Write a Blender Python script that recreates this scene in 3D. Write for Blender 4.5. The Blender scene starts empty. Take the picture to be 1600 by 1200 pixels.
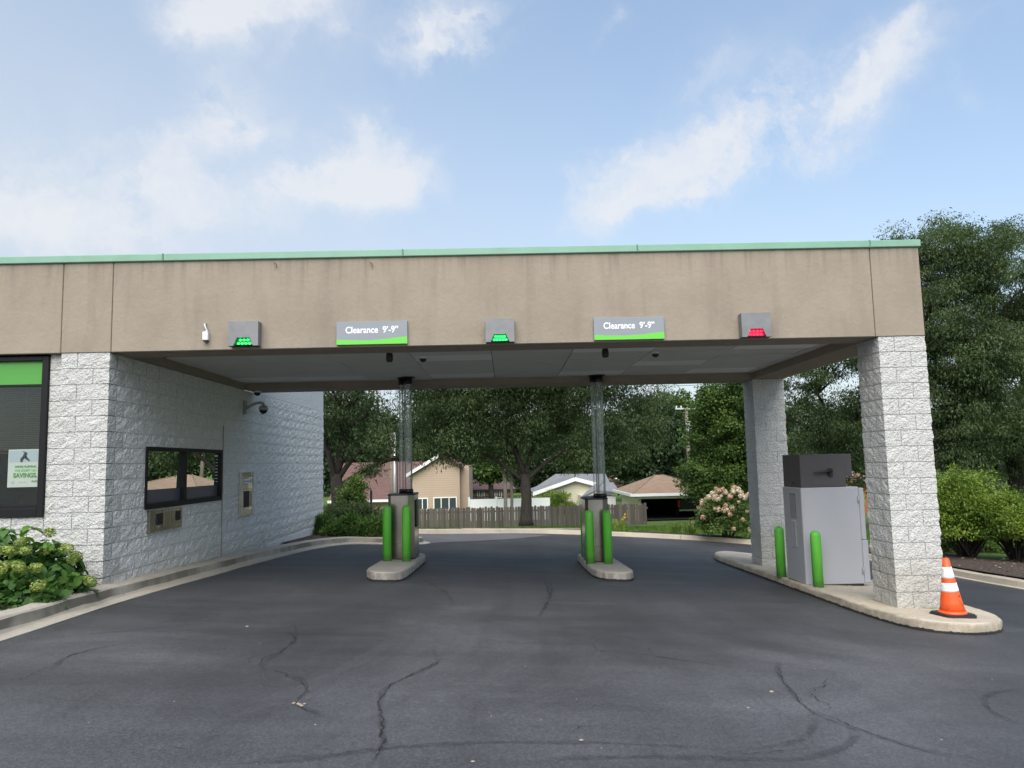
import bpy, math, random
import numpy as np
from mathutils import Vector, Matrix, noise

# ------------------------------------------------------------------ camera, world, sun, exposure
SC = bpy.context.scene
COL = SC.collection
YAW, PIT, ROL, FPX = 0.0106, 0.1035, 0.0221, 1190.2
CAM = np.array([5.058, -9.741, 1.669])
_f = np.array([math.sin(YAW) * math.cos(PIT), math.cos(YAW) * math.cos(PIT), math.sin(PIT)])
_r = np.array([math.cos(YAW), -math.sin(YAW), 0.0])
_u = np.cross(_r, _f)
CR = _r * math.cos(ROL) - _u * math.sin(ROL)
CU = _u * math.cos(ROL) + _r * math.sin(ROL)
cd = bpy.data.cameras.new('camera')
cam = bpy.data.objects.new('camera', cd)
COL.objects.link(cam)
cd.sensor_width = 36
cd.lens = 36 * FPX / 1600
cd.clip_start = 0.05
cd.clip_end = 3000
cam.matrix_world = Matrix(((CR[0], CU[0], -_f[0], CAM[0]), (CR[1], CU[1], -_f[1], CAM[1]), (CR[2], CU[2], -_f[2], CAM[2]), (0, 0, 0, 1)))
SC.camera = cam

SUN_DIR = Vector((-0.12, -0.74, 0.84)).normalized()     # towards the sun: behind the camera, a little left
SKY_STRENGTH = 0.10
SUN_STRENGTH = 1.5
SUN_ANGLE = 65
EXPOSURE = 1.5


def build_world():
    w = bpy.data.worlds.new("World")
    SC.world = w
    w.use_nodes = True
    nt = w.node_tree
    N, L = nt.nodes, nt.links
    N.clear()
    out = N.new('ShaderNodeOutputWorld')
    bg = N.new('ShaderNodeBackground')
    bg.inputs[1].default_value = SKY_STRENGTH
    sky = N.new('ShaderNodeTexSky')
    sky.sky_type = 'NISHITA'
    sky.sun_disc = False
    sky.sun_elevation = math.asin(SUN_DIR.z)
    sky.sun_rotation = math.atan2(SUN_DIR.x, SUN_DIR.y)
    sky.air_density = 1.15
    sky.dust_density = 1.6
    sky.ozone_density = 1.0
    tc = N.new('ShaderNodeTexCoord')

    def math_(op, a, b=None, c=None, clamp=False):
        n = N.new('ShaderNodeMath')
        n.operation = op
        n.use_clamp = clamp
        for i, v in enumerate((a, b, c)):
            if v is None:
                continue
            if isinstance(v, (int, float)):
                n.inputs[i].default_value = v
            else:
                L.new(v, n.inputs[i])
        return n.outputs[0]

    def dot(a, vec):
        n = N.new('ShaderNodeVectorMath')
        n.operation = 'DOT_PRODUCT'
        L.new(a, n.inputs[0])
        n.inputs[1].default_value = vec
        return n.outputs['Value']

    def noise_(vec, scale, detail, rough, dist=0.0):
        n = N.new('ShaderNodeTexNoise')
        n.inputs['Scale'].default_value = scale
        n.inputs['Detail'].default_value = detail
        n.inputs['Roughness'].default_value = rough
        n.inputs['Distortion'].default_value = dist
        L.new(vec, n.inputs['Vector'])
        return n
    D = tc.outputs['Generated']
    # warp the direction a little so that cloud edges are ragged
    nw = noise_(D, 7.0, 6, 0.62)
    sub = N.new('ShaderNodeVectorMath'); sub.operation = 'SUBTRACT'
    L.new(nw.outputs['Color'], sub.inputs[0]); sub.inputs[1].default_value = (0.5, 0.5, 0.5)
    sca = N.new('ShaderNodeVectorMath'); sca.operation = 'SCALE'
    L.new(sub.outputs[0], sca.inputs[0]); sca.inputs['Scale'].default_value = 0.16
    add = N.new('ShaderNodeVectorMath'); add.operation = 'ADD'
    L.new(D, add.inputs[0]); L.new(sca.outputs[0], add.inputs[1])
    W = add.outputs[0]

    def rdir(u, v):
        d = _f + CR * (u - 800) / FPX - CU * (v - 600) / FPX
        return Vector(d).normalized()
    # clouds: centre, second point along the long axis, half width (pixels of the photograph only fix the directions)
    clouds = [((1250, 165), (1500, 40), 42, 0.85), ((1130, 235), (1330, 130), 45, 0.9), ((960, 258), (1015, 205), 26, 0.85),
              ((1190, 255), (1320, 225), 28, 0.6), ((1060, 280), (1180, 240), 28, 0.8),
              ((590, 285), (690, 268), 40, 1.05), ((530, 235), (620, 165), 34, 0.85), ((520, 285), (600, 295), 34, 0.75), ((710, 45), (800, 30), 40, 1.0), ((660, 62), (720, 50), 20, 0.6),
              ((345, 165), (385, 160), 32, 1.05), ((415, 195), (450, 185), 22, 0.6), ((355, 210), (420, 215), 22, 0.4),
              ((420, 10), (560, 0), 40, 0.75), ((260, 265), (340, 300), 46, 0.75), ((150, 350), (420, 350), 40, 0.5), ((90, 150), (260, 190), 80, 0.22),
              ((320, 30), (380, 20), 38, 0.6), ((945, 65), (975, 62), 15, 0.6), ((1530, 160), (1560, 165), 20, 0.25), ((1110, 110), (1200, 60), 30, 0.35), ((40, 300), (-200, 280), 80, 0.6)]
    tot = None
    for (a, b, wd, amp) in clouds:
        d0, d1 = rdir(*a), rdir(*b)
        t1 = (d1 - d0)
        ln = t1.length
        t1 = (t1 - d0 * t1.dot(d0)).normalized()
        t2 = d0.cross(t1)
        hw = wd / FPX
        un = math_('MULTIPLY', dot(W, t1), 1 / ln)
        vn = math_('MULTIPLY', dot(W, t2), 1 / hw)
        r2 = math_('ADD', math_('MULTIPLY', un, un), math_('MULTIPLY', vn, vn))
        g = math_('EXPONENT', math_('MULTIPLY', r2, -0.8))
        g = math_('MULTIPLY', g, math_('GREATER_THAN', dot(D, d0), 0.2))
        g = math_('MULTIPLY', g, amp)
        tot = g if tot is None else math_('ADD', tot, g)
    tot = math_('MINIMUM', tot, 1.15)
    nd = noise_(W, 8.5, 8, 0.60, 0.3)
    # thin veil elsewhere on the sky dome: broken fair weather cloud
    ng = noise_(D, 2.2, 6, 0.55)
    veil = math_('MULTIPLY', math_('SUBTRACT', ng.outputs['Fac'], 0.47), 1.2, clamp=True)
    dens = math_('MULTIPLY', tot, math_('ADD', math_('MULTIPLY', nd.outputs['Fac'], 3.3), -1.0))
    dens = math_('ADD', dens, veil)
    mr = N.new('ShaderNodeMapRange'); mr.interpolation_type = 'SMOOTHSTEP'
    L.new(dens, mr.inputs[0]); mr.inputs[1].default_value = 0.03; mr.inputs[2].default_value = 1.05
    sep = N.new('ShaderNodeSeparateXYZ'); L.new(D, sep.inputs[0])
    # haze low on the horizon, stronger on the sun side (left)
    hz = N.new('ShaderNodeMapRange'); hz.interpolation_type = 'SMOOTHSTEP'
    L.new(math_('ADD', sep.outputs['Z'], math_('MULTIPLY', sep.outputs['X'], 0.38)), hz.inputs[0])
    hz.inputs[1].default_value = 0.62; hz.inputs[2].default_value = -0.02
    mixh = N.new('ShaderNodeMix'); mixh.data_type = 'RGBA'
    L.new(math_('MULTIPLY', hz.outputs[0], 0.8), mixh.inputs[0])
    veil0 = N.new('ShaderNodeMix'); veil0.data_type = 'RGBA'; veil0.inputs[0].default_value = 0.42
    L.new(sky.outputs[0], veil0.inputs[6]); veil0.inputs[7].default_value = (1.32, 1.66, 1.98, 1)
    L.new(veil0.outputs[2], mixh.inputs[6]); mixh.inputs[7].default_value = (2.35, 2.58, 2.88, 1)
    mixc = N.new('ShaderNodeMix'); mixc.data_type = 'RGBA'
    L.new(math_('MULTIPLY', mr.outputs[0], 0.88), mixc.inputs[0])
    L.new(mixh.outputs[2], mixc.inputs[6]); mixc.inputs[7].default_value = (2.95, 3.03, 3.2, 1)
    L.new(mixc.outputs[2], bg.inputs[0])
    L.new(bg.outputs[0], out.inputs[0])


build_world()
sl = bpy.data.lights.new('sun', 'SUN')
sl.energy = SUN_STRENGTH
sl.angle = math.radians(SUN_ANGLE)
sl.color = (1.0, 0.955, 0.89)
so = bpy.data.objects.new('sun', sl)
COL.objects.link(so)
so.rotation_euler = SUN_DIR.to_track_quat('Z', 'Y').to_euler()
so.location = (0, -20, 30)
SC.view_settings.view_transform = 'Standard'
SC.view_settings.look = 'None'
SC.view_settings.exposure = EXPOSURE
SC.view_settings.gamma = 1
SC.view_settings.use_curve_mapping = False

random.seed(7)
RNG = np.random.default_rng(7)


# ------------------------------------------------------------------ placing helpers
def ray(u, v):
    return _f + CR * (u - 800) / FPX - CU * (v - 600) / FPX


def at(u, v, y):                     # the point of the plane Y = y seen at photograph pixel u, v
    d = ray(u, v)
    p = CAM + d * (y - CAM[1]) / d[1]
    return Vector(p)


def atx(u, v, x):
    d = ray(u, v)
    return Vector(CAM + d * (x - CAM[0]) / d[0])


def atz(u, v, z):
    d = ray(u, v)
    return Vector(CAM + d * (z - CAM[2]) / d[2])


def g(x, y):                         # height of the paved plane, falling to the right and to the back
    return 0.11 - 0.048 * x - 0.03 * y


def gp(u, v, off=0.0):
    d = ray(u, v)
    n = np.array([.048, .03, 1])
    t = (0.11 + off - n @ CAM) / (n @ d)
    return Vector(CAM + d * t)


# ------------------------------------------------------------------ object helpers
def props(o, label=None, cat=None, group=None, kind=None):
    if label: o['label'] = label
    if cat: o['category'] = cat
    if group: o['group'] = group
    if kind: o['kind'] = kind
    return o


def empty(name, loc, label=None, cat=None, group=None, kind=None, parent=None):
    o = bpy.data.objects.new(name, None)
    o.empty_display_size = 0.1
    COL.objects.link(o)
    o.location = loc
    if parent:
        o.parent = parent
    return props(o, label, cat, group, kind)


def link(name, me, parent=None, world=True, **kw):
    """mesh given in world coordinates; parent is an Empty without rotation"""
    o = bpy.data.objects.new(name, me)
    COL.objects.link(o)
    if parent is not None:
        o.parent = parent
        if world:
            p, q = Vector((0, 0, 0)), parent
            while q is not None:
                p += q.location
                q = q.parent
            o.location = -p
    return props(o, **kw)


class MB:
    def __init__(self):
        self.v = []
        self.f = []
        self.m = []
        self.sm = []

    def add(self, verts, faces, mi=0, smooth=False):
        b = len(self.v)
        self.v += [tuple(x) for x in verts]
        for fc in faces:
            self.f.append(tuple(b + i for i in fc))
            self.m.append(mi)
            self.sm.append(smooth)
        return self

    def box(self, x0, y0, z0, x1, y1, z1, mi=0, bev=0.0):
        if bev <= 0:
            v = [(x0, y0, z0), (x1, y0, z0), (x1, y1, z0), (x0, y1, z0), (x0, y0, z1), (x1, y0, z1), (x1, y1, z1), (x0, y1, z1)]
            return self.add(v, [(0, 3, 2, 1), (4, 5, 6, 7), (0, 1, 5, 4), (1, 2, 6, 5), (2, 3, 7, 6), (3, 0, 4, 7)], mi)
        b = min(bev, (x1 - x0) / 2.01, (y1 - y0) / 2.01, (z1 - z0) / 2.01)
        pts, idx = [], {}
        for sx in (0, 1):
            for sy in (0, 1):
                for sz in (0, 1):
                    X, Y, Z = (x0, x1)[sx], (y0, y1)[sy], (z0, z1)[sz]
                    ix, iy, iz = (b, -b)[sx], (b, -b)[sy], (b, -b)[sz]
                    for k, p in enumerate(((X, Y + iy, Z + iz), (X + ix, Y, Z + iz), (X + ix, Y + iy, Z))):
                        idx[sx, sy, sz, k] = len(pts)
                        pts.append(p)
        F = []
        q = lambda *a: idx[a]
        for s in (0, 1):
            a = [q(s, 0, 0, 0), q(s, 1, 0, 0), q(s, 1, 1, 0), q(s, 0, 1, 0)]; F.append(a if s else a[::-1])
            a = [q(0, s, 0, 1), q(1, s, 0, 1), q(1, s, 1, 1), q(0, s, 1, 1)]; F.append(a[::-1] if s else a)
            a = [q(0, 0, s, 2), q(1, 0, s, 2), q(1, 1, s, 2), q(0, 1, s, 2)]; F.append(a if s else a[::-1])
        for s in (0, 1):
            for t in (0, 1):
                F.append((q(s, t, 0, 0), q(s, t, 1, 0), q(s, t, 1, 1), q(s, t, 0, 1)))
                F.append((q(s, 0, t, 0), q(s, 1, t, 0), q(s, 1, t, 2), q(s, 0, t, 2)))
                F.append((q(0, s, t, 1), q(1, s, t, 1), q(1, s, t, 2), q(0, s, t, 2)))
        for sx in (0, 1):
            for sy in (0, 1):
                for sz in (0, 1):
                    F.append(tuple(q(sx, sy, sz, k) for k in range(3)))
        return self.add(pts, F, mi)

    def prism(self, poly, z0, z1, mi=0, axis='z', smooth=False):
        """poly: list of 2D points; extruded along axis"""
        n = len(poly)
        def mk(p, z):
            return {'z': (p[0], p[1], z), 'y': (p[0], z, p[1]), 'x': (z, p[0], p[1])}[axis]
        v = [mk(p, z0) for p in poly] + [mk(p, z1) for p in poly]
        self.add(v, [tuple(range(n))[::-1], tuple(range(n, 2 * n))], mi)
        b = len(self.v) - 2 * n
        for i in range(n):
            j = (i + 1) % n
            self.f.append((b + i, b + j, b + n + j, b + n + i)); self.m.append(mi); self.sm.append(smooth)
        return self

    def tube(self, pts, rad, sides=10, mi=0, cap=True, smooth=True):
        pts = [Vector(p) for p in pts]
        if not hasattr(rad, '__len__'):
            rad = [rad] * len(pts)
        rings, prev = [], None
        for i, p in enumerate(pts):
            d = (pts[min(i + 1, len(pts) - 1)] - pts[max(i - 1, 0)])
            if d.length < 1e-9: d = Vector((0, 0, 1))
            d.normalize()
            a = prev if prev is not None else (Vector((1, 0, 0)) if abs(d.x) < 0.8 else Vector((0, 1, 0)))
            s = (a - d * a.dot(d)).normalized()
            prev = s
            t = d.cross(s)
            rings.append([p + (s * math.cos(k * 2 * math.pi / sides) + t * math.sin(k * 2 * math.pi / sides)) * rad[i] for k in range(sides)])
        b = len(self.v)
        for r in rings:
            self.v += [tuple(q) for q in r]
        for i in range(len(pts) - 1):
            for k in range(sides):
                k2 = (k + 1) % sides
                self.f.append((b + i * sides + k, b + i * sides + k2, b + (i + 1) * sides + k2, b + (i + 1) * sides + k))
                self.m.append(mi); self.sm.append(smooth)
        if cap:
            self.f.append(tuple(b + k for k in range(sides))[::-1]); self.m.append(mi); self.sm.append(False)
            e = b + (len(pts) - 1) * sides
            self.f.append(tuple(e + k for k in range(sides))); self.m.append(mi); self.sm.append(False)
        return self

    def lathe(self, c, prof, sides=20, mi=0, smooth=True):
        """prof: list of (radius, z)"""
        b = len(self.v)
        for (r, z) in prof:
            for k in range(sides):
                a = k * 2 * math.pi / sides
                self.v.append((c[0] + r * math.cos(a), c[1] + r * math.sin(a), c[2] + z))
        for i in range(len(prof) - 1):
            for k in range(sides):
                k2 = (k + 1) % sides
                self.f.append((b + i * sides + k, b + i * sides + k2, b + (i + 1) * sides + k2, b + (i + 1) * sides + k))
                self.m.append(mi); self.sm.append(smooth)
        for i, flip in ((0, True), (len(prof) - 1, False)):
            r_ = tuple(b + i * sides + k for k in range(sides))
            self.f.append(r_[::-1] if flip else r_); self.m.append(mi); self.sm.append(False)
        return self

    def mesh(self, name, mats):
        me = bpy.data.meshes.new(name)
        me.from_pydata(self.v, [], self.f)
        if not isinstance(mats, (list, tuple)):
            mats = [mats]
        for m in mats:
            me.materials.append(m)
        me.polygons.foreach_set('material_index', self.m)
        me.polygons.foreach_set('use_smooth', self.sm)
        me.update()
        return me

    def build(self, name, mats, parent=None, **kw):
        return link(name, self.mesh(name, mats), parent, **kw)


# ------------------------------------------------------------------ materials
MATS = {}


class NT:
    def __init__(self, m):
        self.t = m.node_tree
        self.N, self.L = self.t.nodes, self.t.links
        self.b = self.N['Principled BSDF']

    def tex(self, kind, vec=None, **kw):
        n = self.N.new('ShaderNodeTex' + kind)
        for k, v in kw.items():
            if k in n.inputs: n.inputs[k].default_value = v
            else: setattr(n, k, v)
        if vec is not None: self.L.new(vec, n.inputs['Vector'])
        return n

    def coord(self, scale=(1, 1, 1), kind='Object', rot=(0, 0, 0)):
        tc = self.N.new('ShaderNodeTexCoord') if kind != 'World' else self.N.new('ShaderNodeNewGeometry')
        mp = self.N.new('ShaderNodeMapping')
        mp.inputs['Scale'].default_value = scale
        mp.inputs['Rotation'].default_value = rot
        self.L.new(tc.outputs[kind if kind != 'World' else 'Position'], mp.inputs['Vector'])
        return mp.outputs[0]

    def ramp(self, fac, stops):
        r = self.N.new('ShaderNodeValToRGB')
        e = r.color_ramp.elements
        while len(e) > 1: e.remove(e[-1])
        e[0].position, e[0].color = stops[0][0], c4(stops[0][1])
        for p, c in stops[1:]:
            x = e.new(p); x.color = c4(c)
        self.L.new(fac, r.inputs[0])
        return r.outputs[0]

    def mix(self, fac, a, b, mode='MIX'):
        n = self.N.new('ShaderNodeMix'); n.data_type = 'RGBA'; n.blend_type = mode
        for s, v in ((n.inputs[0], fac), (n.inputs[6], a), (n.inputs[7], b)):
            if isinstance(v, (int, float)): s.default_value = v
            elif isinstance(v, tuple): s.default_value = c4(v)
            else: self.L.new(v, s)
        return n.outputs[2]

    def math(self, op, a, b=0.0, clamp=False):
        n = self.N.new('ShaderNodeMath'); n.operation = op; n.use_clamp = clamp
        for s, v in ((n.inputs[0], a), (n.inputs[1], b)):
            if isinstance(v, (int, float)): s.default_value = v
            else: self.L.new(v, s)
        return n.outputs[0]

    def bump(self, h, strength, dist, prev=None):
        n = self.N.new('ShaderNodeBump')
        n.inputs['Strength'].default_value = strength
        n.inputs['Distance'].default_value = dist
        self.L.new(h, n.inputs['Height'])
        if prev is not None: self.L.new(prev, n.inputs['Normal'])
        return n.outputs[0]

    def col(self, c): self.L.new(c, self.b.inputs['Base Color'])
    def nrm(self, c): self.L.new(c, self.b.inputs['Normal'])
    def rough(self, c): self.L.new(c, self.b.inputs['Roughness'])


def c4(c):
    return (c[0], c[1], c[2], 1) if len(c) == 3 else c


def mat(name, color, rough=0.6, metal=0.0, spec=0.5, var=0.0, vscale=8.0, bump=0.0, bscale=60.0, emit=None, estr=1.0, coat=0.0):
    m = bpy.data.materials.new(name)
    m.use_nodes = True
    n = NT(m)
    b = n.b
    b.inputs['Base Color'].default_value = c4(color)
    b.inputs['Roughness'].default_value = rough
    b.inputs['Metallic'].default_value = metal
    b.inputs['Specular IOR Level'].default_value = spec
    b.inputs['Coat Weight'].default_value = coat
    if var:
        t = n.tex('Noise', n.coord(kind='World'), Scale=vscale, Detail=6, Roughness=0.65)
        f = n.math('MULTIPLY', n.math('SUBTRACT', t.outputs['Fac'], 0.5), 2.0)
        lo = tuple(c * (1 - var) for c in color[:3]); hi = tuple(min(1, c * (1 + var)) for c in color[:3])
        n.col(n.ramp(t.outputs['Fac'], [(0.3, lo), (0.7, hi)]))
        n.rough(n.math('ADD', n.math('MULTIPLY', f, 0.12), rough, True))
    if bump:
        t2 = n.tex('Noise', n.coord(kind='World'), Scale=bscale, Detail=4)
        n.nrm(n.bump(t2.outputs['Fac'], 1.0, bump))
    if emit:
        b.inputs['Emission Color'].default_value = c4(emit)
        b.inputs['Emission Strength'].default_value = estr
    MATS[name] = m
    return m


def m_block(name, paint, spec_amt):
    m = mat(name, paint, 0.82)
    n = NT(m)
    co = n.coord(kind='World')
    big = n.tex('Noise', co, Scale=26, Detail=5, Roughness=0.7)
    vor = n.tex('Voronoi', co, Scale=38, feature='F1')
    fine = n.tex('Noise', co, Scale=110, Detail=4, Roughness=0.7)
    dirt = n.tex('Noise', n.coord((1, 1, 0.5), 'World'), Scale=3.2, Detail=5)
    lo = tuple(c * (1 - spec_amt) for c in paint)
    c = n.ramp(big.outputs['Fac'], [(0.30, lo), (0.52, paint), (0.8, tuple(min(1, c * 1.06) for c in paint))])
    if 'wall' in name:
        pit_shade = n.tex('Voronoi', co, Scale=24, feature='F1')
        c = n.mix(n.ramp(pit_shade.outputs['Distance'], [(0.12, (0.38,) * 3), (0.4, (0, 0, 0))]), c, tuple(x * 0.5 for x in paint))  # shade in the pits of the rough face, put into the colour
    c = n.mix(n.ramp(dirt.outputs['Fac'], [(0.5, (0, 0, 0)), (0.75, (0.35, 0.35, 0.35))]), c, tuple(x * y for x, y in zip(paint, (0.8, 0.79, 0.74))))
    # splashed dirt near the ground
    sp = n.N.new('ShaderNodeSeparateXYZ'); n.L.new(n.N.new('ShaderNodeNewGeometry').outputs['Position'], sp.inputs[0])
    h = n.math('ADD', sp.outputs['Z'], n.math('MULTIPLY', dirt.outputs['Fac'], -0.45))
    k = n.ramp(h, [(0.0, (0.45, 0.45, 0.45)), (0.28, (0, 0, 0))])
    c = n.mix(k, c, tuple(x * y for x, y in zip(paint, (0.72, 0.68, 0.58))))
    n.col(c)
    h1 = n.math('ADD', n.math('MULTIPLY', big.outputs['Fac'], 1.0), n.math('MULTIPLY', vor.outputs['Distance'], -0.5))
    b1 = n.bump(h1, 1.0, 0.024 if 'wall' in name else 0.032)
    n.nrm(n.bump(fine.outputs['Fac'], 0.8, 0.012, b1))
    return m


m_block('painted_split_block', (0.655, 0.655, 0.63), 0.12)
m_block('painted_split_block_wall', (0.80, 0.80, 0.79), 0.22)  # side wall copy of the white paint, brightened to stand in for ambient light
mat('mortar', (0.66, 0.66, 0.65), 0.9, var=0.08, bump=0.003)


def m_stucco():
    m = mat('beige_stucco', (0.40, 0.335, 0.27), 0.9)
    n = NT(m)
    co = n.coord(kind='World')
    a = n.tex('Noise', co, Scale=1.3, Detail=6, Roughness=0.6)
    st = n.tex('Noise', n.coord((1, 1, 0.16), 'World'), Scale=3.0, Detail=5, Roughness=0.6)
    fi = n.tex('Noise', co, Scale=300, Detail=2)
    tr = n.tex('Noise', co, Scale=14, Detail=5, Distortion=0.6)
    c = n.ramp(a.outputs['Fac'], [(0.3, (0.285, 0.242, 0.187)), (0.7, (0.350, 0.300, 0.236))])
    c = n.mix(n.ramp(st.outputs['Fac'], [(0.5, (0, 0, 0)), (0.72, (0.5, 0.5, 0.5))]), c, (0.205, 0.168, 0.132))
    c = n.mix(n.ramp(tr.outputs['Fac'], [(0.58, (0, 0, 0)), (0.75, (0.4, 0.4, 0.4))]), c, (0.32, 0.285, 0.24))
    c = n.mix(n.math('MULTIPLY', fi.outputs['Fac'], 0.2), c, (0.13, 0.11, 0.085))
    # run-off stains hanging below the metal coping
    sp = n.N.new('ShaderNodeSeparateXYZ'); n.L.new(n.N.new('ShaderNodeNewGeometry').outputs['Position'], sp.inputs[0])
    dr = n.tex('Noise', n.coord((1, 1, 0.03), 'World'), Scale=9.0, Detail=4, Roughness=0.7)
    k = n.math('MULTIPLY', n.ramp(n.math('ADD', n.math('SUBTRACT', sp.outputs['Z'], 4.39), n.math('MULTIPLY', dr.outputs['Fac'], 1.0)), [(0.18, (0, 0, 0)), (0.62, (1, 1, 1))]),
               n.ramp(dr.outputs['Fac'], [(0.45, (0.08,) * 3), (0.62, (0.5,) * 3)]))
    c = n.mix(k, c, (0.15, 0.125, 0.1))
    n.col(c)
    b = n.bump(tr.outputs['Fac'], 0.5, 0.012)
    n.nrm(n.bump(fi.outputs['Fac'], 0.5, 0.003, b))


m_stucco()


def m_asphalt():
    m = mat('sealed_asphalt', (0.035, 0.036, 0.04), 0.62)
    n = NT(m)
    co = n.coord(kind='World')
    big = n.tex('Noise', co, Scale=0.35, Detail=6, Roughness=0.62, Distortion=0.8)
    stk = n.tex('Noise', n.coord((0.35, 2.4, 1), 'World', (0, 0, 0.5)), Scale=0.9, Detail=6, Roughness=0.6)
    stk2 = n.tex('Noise', n.coord((3.2, 0.16, 1), 'World', (0, 0, 0.1)), Scale=0.8, Detail=6, Roughness=0.62)
    wet = n.tex('Noise', n.coord((0.8, 0.6, 1), 'World'), Scale=0.55, Detail=3)
    fine = n.tex('Noise', co, Scale=170, Detail=3, Roughness=0.8)
    vor = n.tex('Voronoi', co, Scale=110)
    c = n.ramp(big.outputs['Fac'], [(0.25, (0.030, 0.031, 0.0335)), (0.5, (0.052, 0.053, 0.057)), (0.72, (0.078, 0.079, 0.084))])
    c = n.mix(n.ramp(stk.outputs['Fac'], [(0.42, (0, 0, 0)), (0.75, (0.55, 0.55, 0.55))]), c, (0.084, 0.085, 0.090))
    c = n.mix(n.ramp(stk2.outputs['Fac'], [(0.5, (0, 0, 0)), (0.72, (0.45, 0.45, 0.45))]), c, (0.030, 0.030, 0.032))
    # drip and tyre darkened lanes where cars stop under the canopy
    c = n.mix(n.ramp(wet.outputs['Fac'], [(0.45, (0, 0, 0)), (0.65, (0.6, 0.6, 0.6))]), c, (0.031, 0.031, 0.034))
    c = n.mix(n.ramp(fine.outputs['Fac'], [(0.62, (0, 0, 0)), (0.78, (0.5, 0.5, 0.5))]), c, (0.13, 0.13, 0.135))
    sp = n.N.new('ShaderNodeSeparateXYZ'); n.L.new(n.N.new('ShaderNodeNewGeometry').outputs['Position'], sp.inputs[0])
    # tone lightens towards the front of the lot and darkens towards the back
    ytone = n.ramp(n.math('ADD', n.math('MULTIPLY', sp.outputs['Y'], -0.12), n.math('MULTIPLY', big.outputs['Fac'], 0.9)), [(0.55, (0.86,) * 3), (1.15, (1.42,) * 3)])
    c = n.mix(1.0, c, ytone, 'MULTIPLY')
    st1 = n.tex('Voronoi', co, Scale=75)
    c = n.mix(0.4, c, n.mix(1.0, c, n.ramp(st1.outputs['Color'], [(0.2, (0.45,) * 3), (0.55, (1,) * 3), (0.95, (1.9,) * 3)]), 'MULTIPLY'))
    n.col(c)
    n.rough(n.ramp(stk.outputs['Fac'], [(0.3, (0.56,) * 3), (0.7, (0.70,) * 3)]))
    b = n.bump(fine.outputs['Fac'], 0.75, 0.004)
    n.nrm(n.bump(vor.outputs['Distance'], 0.4, 0.003, b))
    # faded older asphalt
    m = mat('worn_asphalt', (0.13, 0.13, 0.135), 0.85)
    n = NT(m)
    a = n.tex('Noise', n.coord(kind='World'), Scale=60, Detail=4)
    b = n.tex('Noise', n.coord(kind='World'), Scale=1.2, Detail=5)
    c = n.mix(b.outputs['Fac'], (0.085, 0.085, 0.09), (0.17, 0.17, 0.175))
    n.col(n.mix(n.math('MULTIPLY', a.outputs['Fac'], 0.4), c, (0.08, 0.08, 0.08)))


m_asphalt()


def m_concrete(name, base, stain, agg=0.5):
    m = mat(name, base, 0.88)
    n = NT(m)
    co = n.coord(kind='World')
    a = n.tex('Noise', co, Scale=2.2, Detail=7, Roughness=0.65)
    b = n.tex('Noise', co, Scale=9, Detail=6, Roughness=0.7, Distortion=0.7)
    f = n.tex('Noise', co, Scale=160, Detail=3, Roughness=0.8)
    v = n.tex('Voronoi', co, Scale=60 if 'island' in name else 90)
    c = n.ramp(a.outputs['Fac'], [(0.3, tuple(x * 0.82 for x in base)), (0.65, base)])
    c = n.mix(n.ramp(b.outputs['Fac'], [(0.5, (0, 0, 0)), (0.72, (0.7, 0.7, 0.7))]), c, stain)
    # steep faces carry exposed aggregate and a darker, patchy tone
    ge = n.N.new('ShaderNodeNewGeometry'); sp = n.N.new('ShaderNodeSeparateXYZ')
    n.L.new(ge.outputs['True Normal'], sp.inputs[0])
    side = n.ramp(sp.outputs['Z'], [(0.35, (1, 1, 1)), (0.8, (0, 0, 0))])
    grit = n.ramp(v.outputs['Distance'], [(0.12, tuple(x * 0.4 for x in base)), (0.4, tuple(x * 0.95 for x in base))])
    c = n.mix(n.math('MULTIPLY', side, agg), c, grit)
    gn = n.tex('Noise', n.coord((1.0, 0.7, 0.4), 'World'), Scale=1.1 if 'kerb' in name else 9, Detail=4, Roughness=0.55)
    face_tone = n.ramp(gn.outputs['Fac'], [(0.40, (0, 0, 0)), (0.56, (1, 1, 1))])
    c = n.mix(n.math('MULTIPLY', n.math('MULTIPLY', side, face_tone), agg * 0.9), c, tuple(x * 0.42 for x in stain))
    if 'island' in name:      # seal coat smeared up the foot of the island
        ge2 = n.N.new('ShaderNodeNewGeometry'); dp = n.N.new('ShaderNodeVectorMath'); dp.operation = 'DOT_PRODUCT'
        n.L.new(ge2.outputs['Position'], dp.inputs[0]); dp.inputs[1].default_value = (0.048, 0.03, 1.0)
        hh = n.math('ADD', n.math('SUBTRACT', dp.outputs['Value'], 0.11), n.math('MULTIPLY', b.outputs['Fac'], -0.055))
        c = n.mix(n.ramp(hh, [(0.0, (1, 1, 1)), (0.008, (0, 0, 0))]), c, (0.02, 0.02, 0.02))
    n.col(c)
    h = n.bump(v.outputs['Distance'], 0.45, 0.008)
    n.nrm(n.bump(f.outputs['Fac'], 0.6, 0.004, h))


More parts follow.
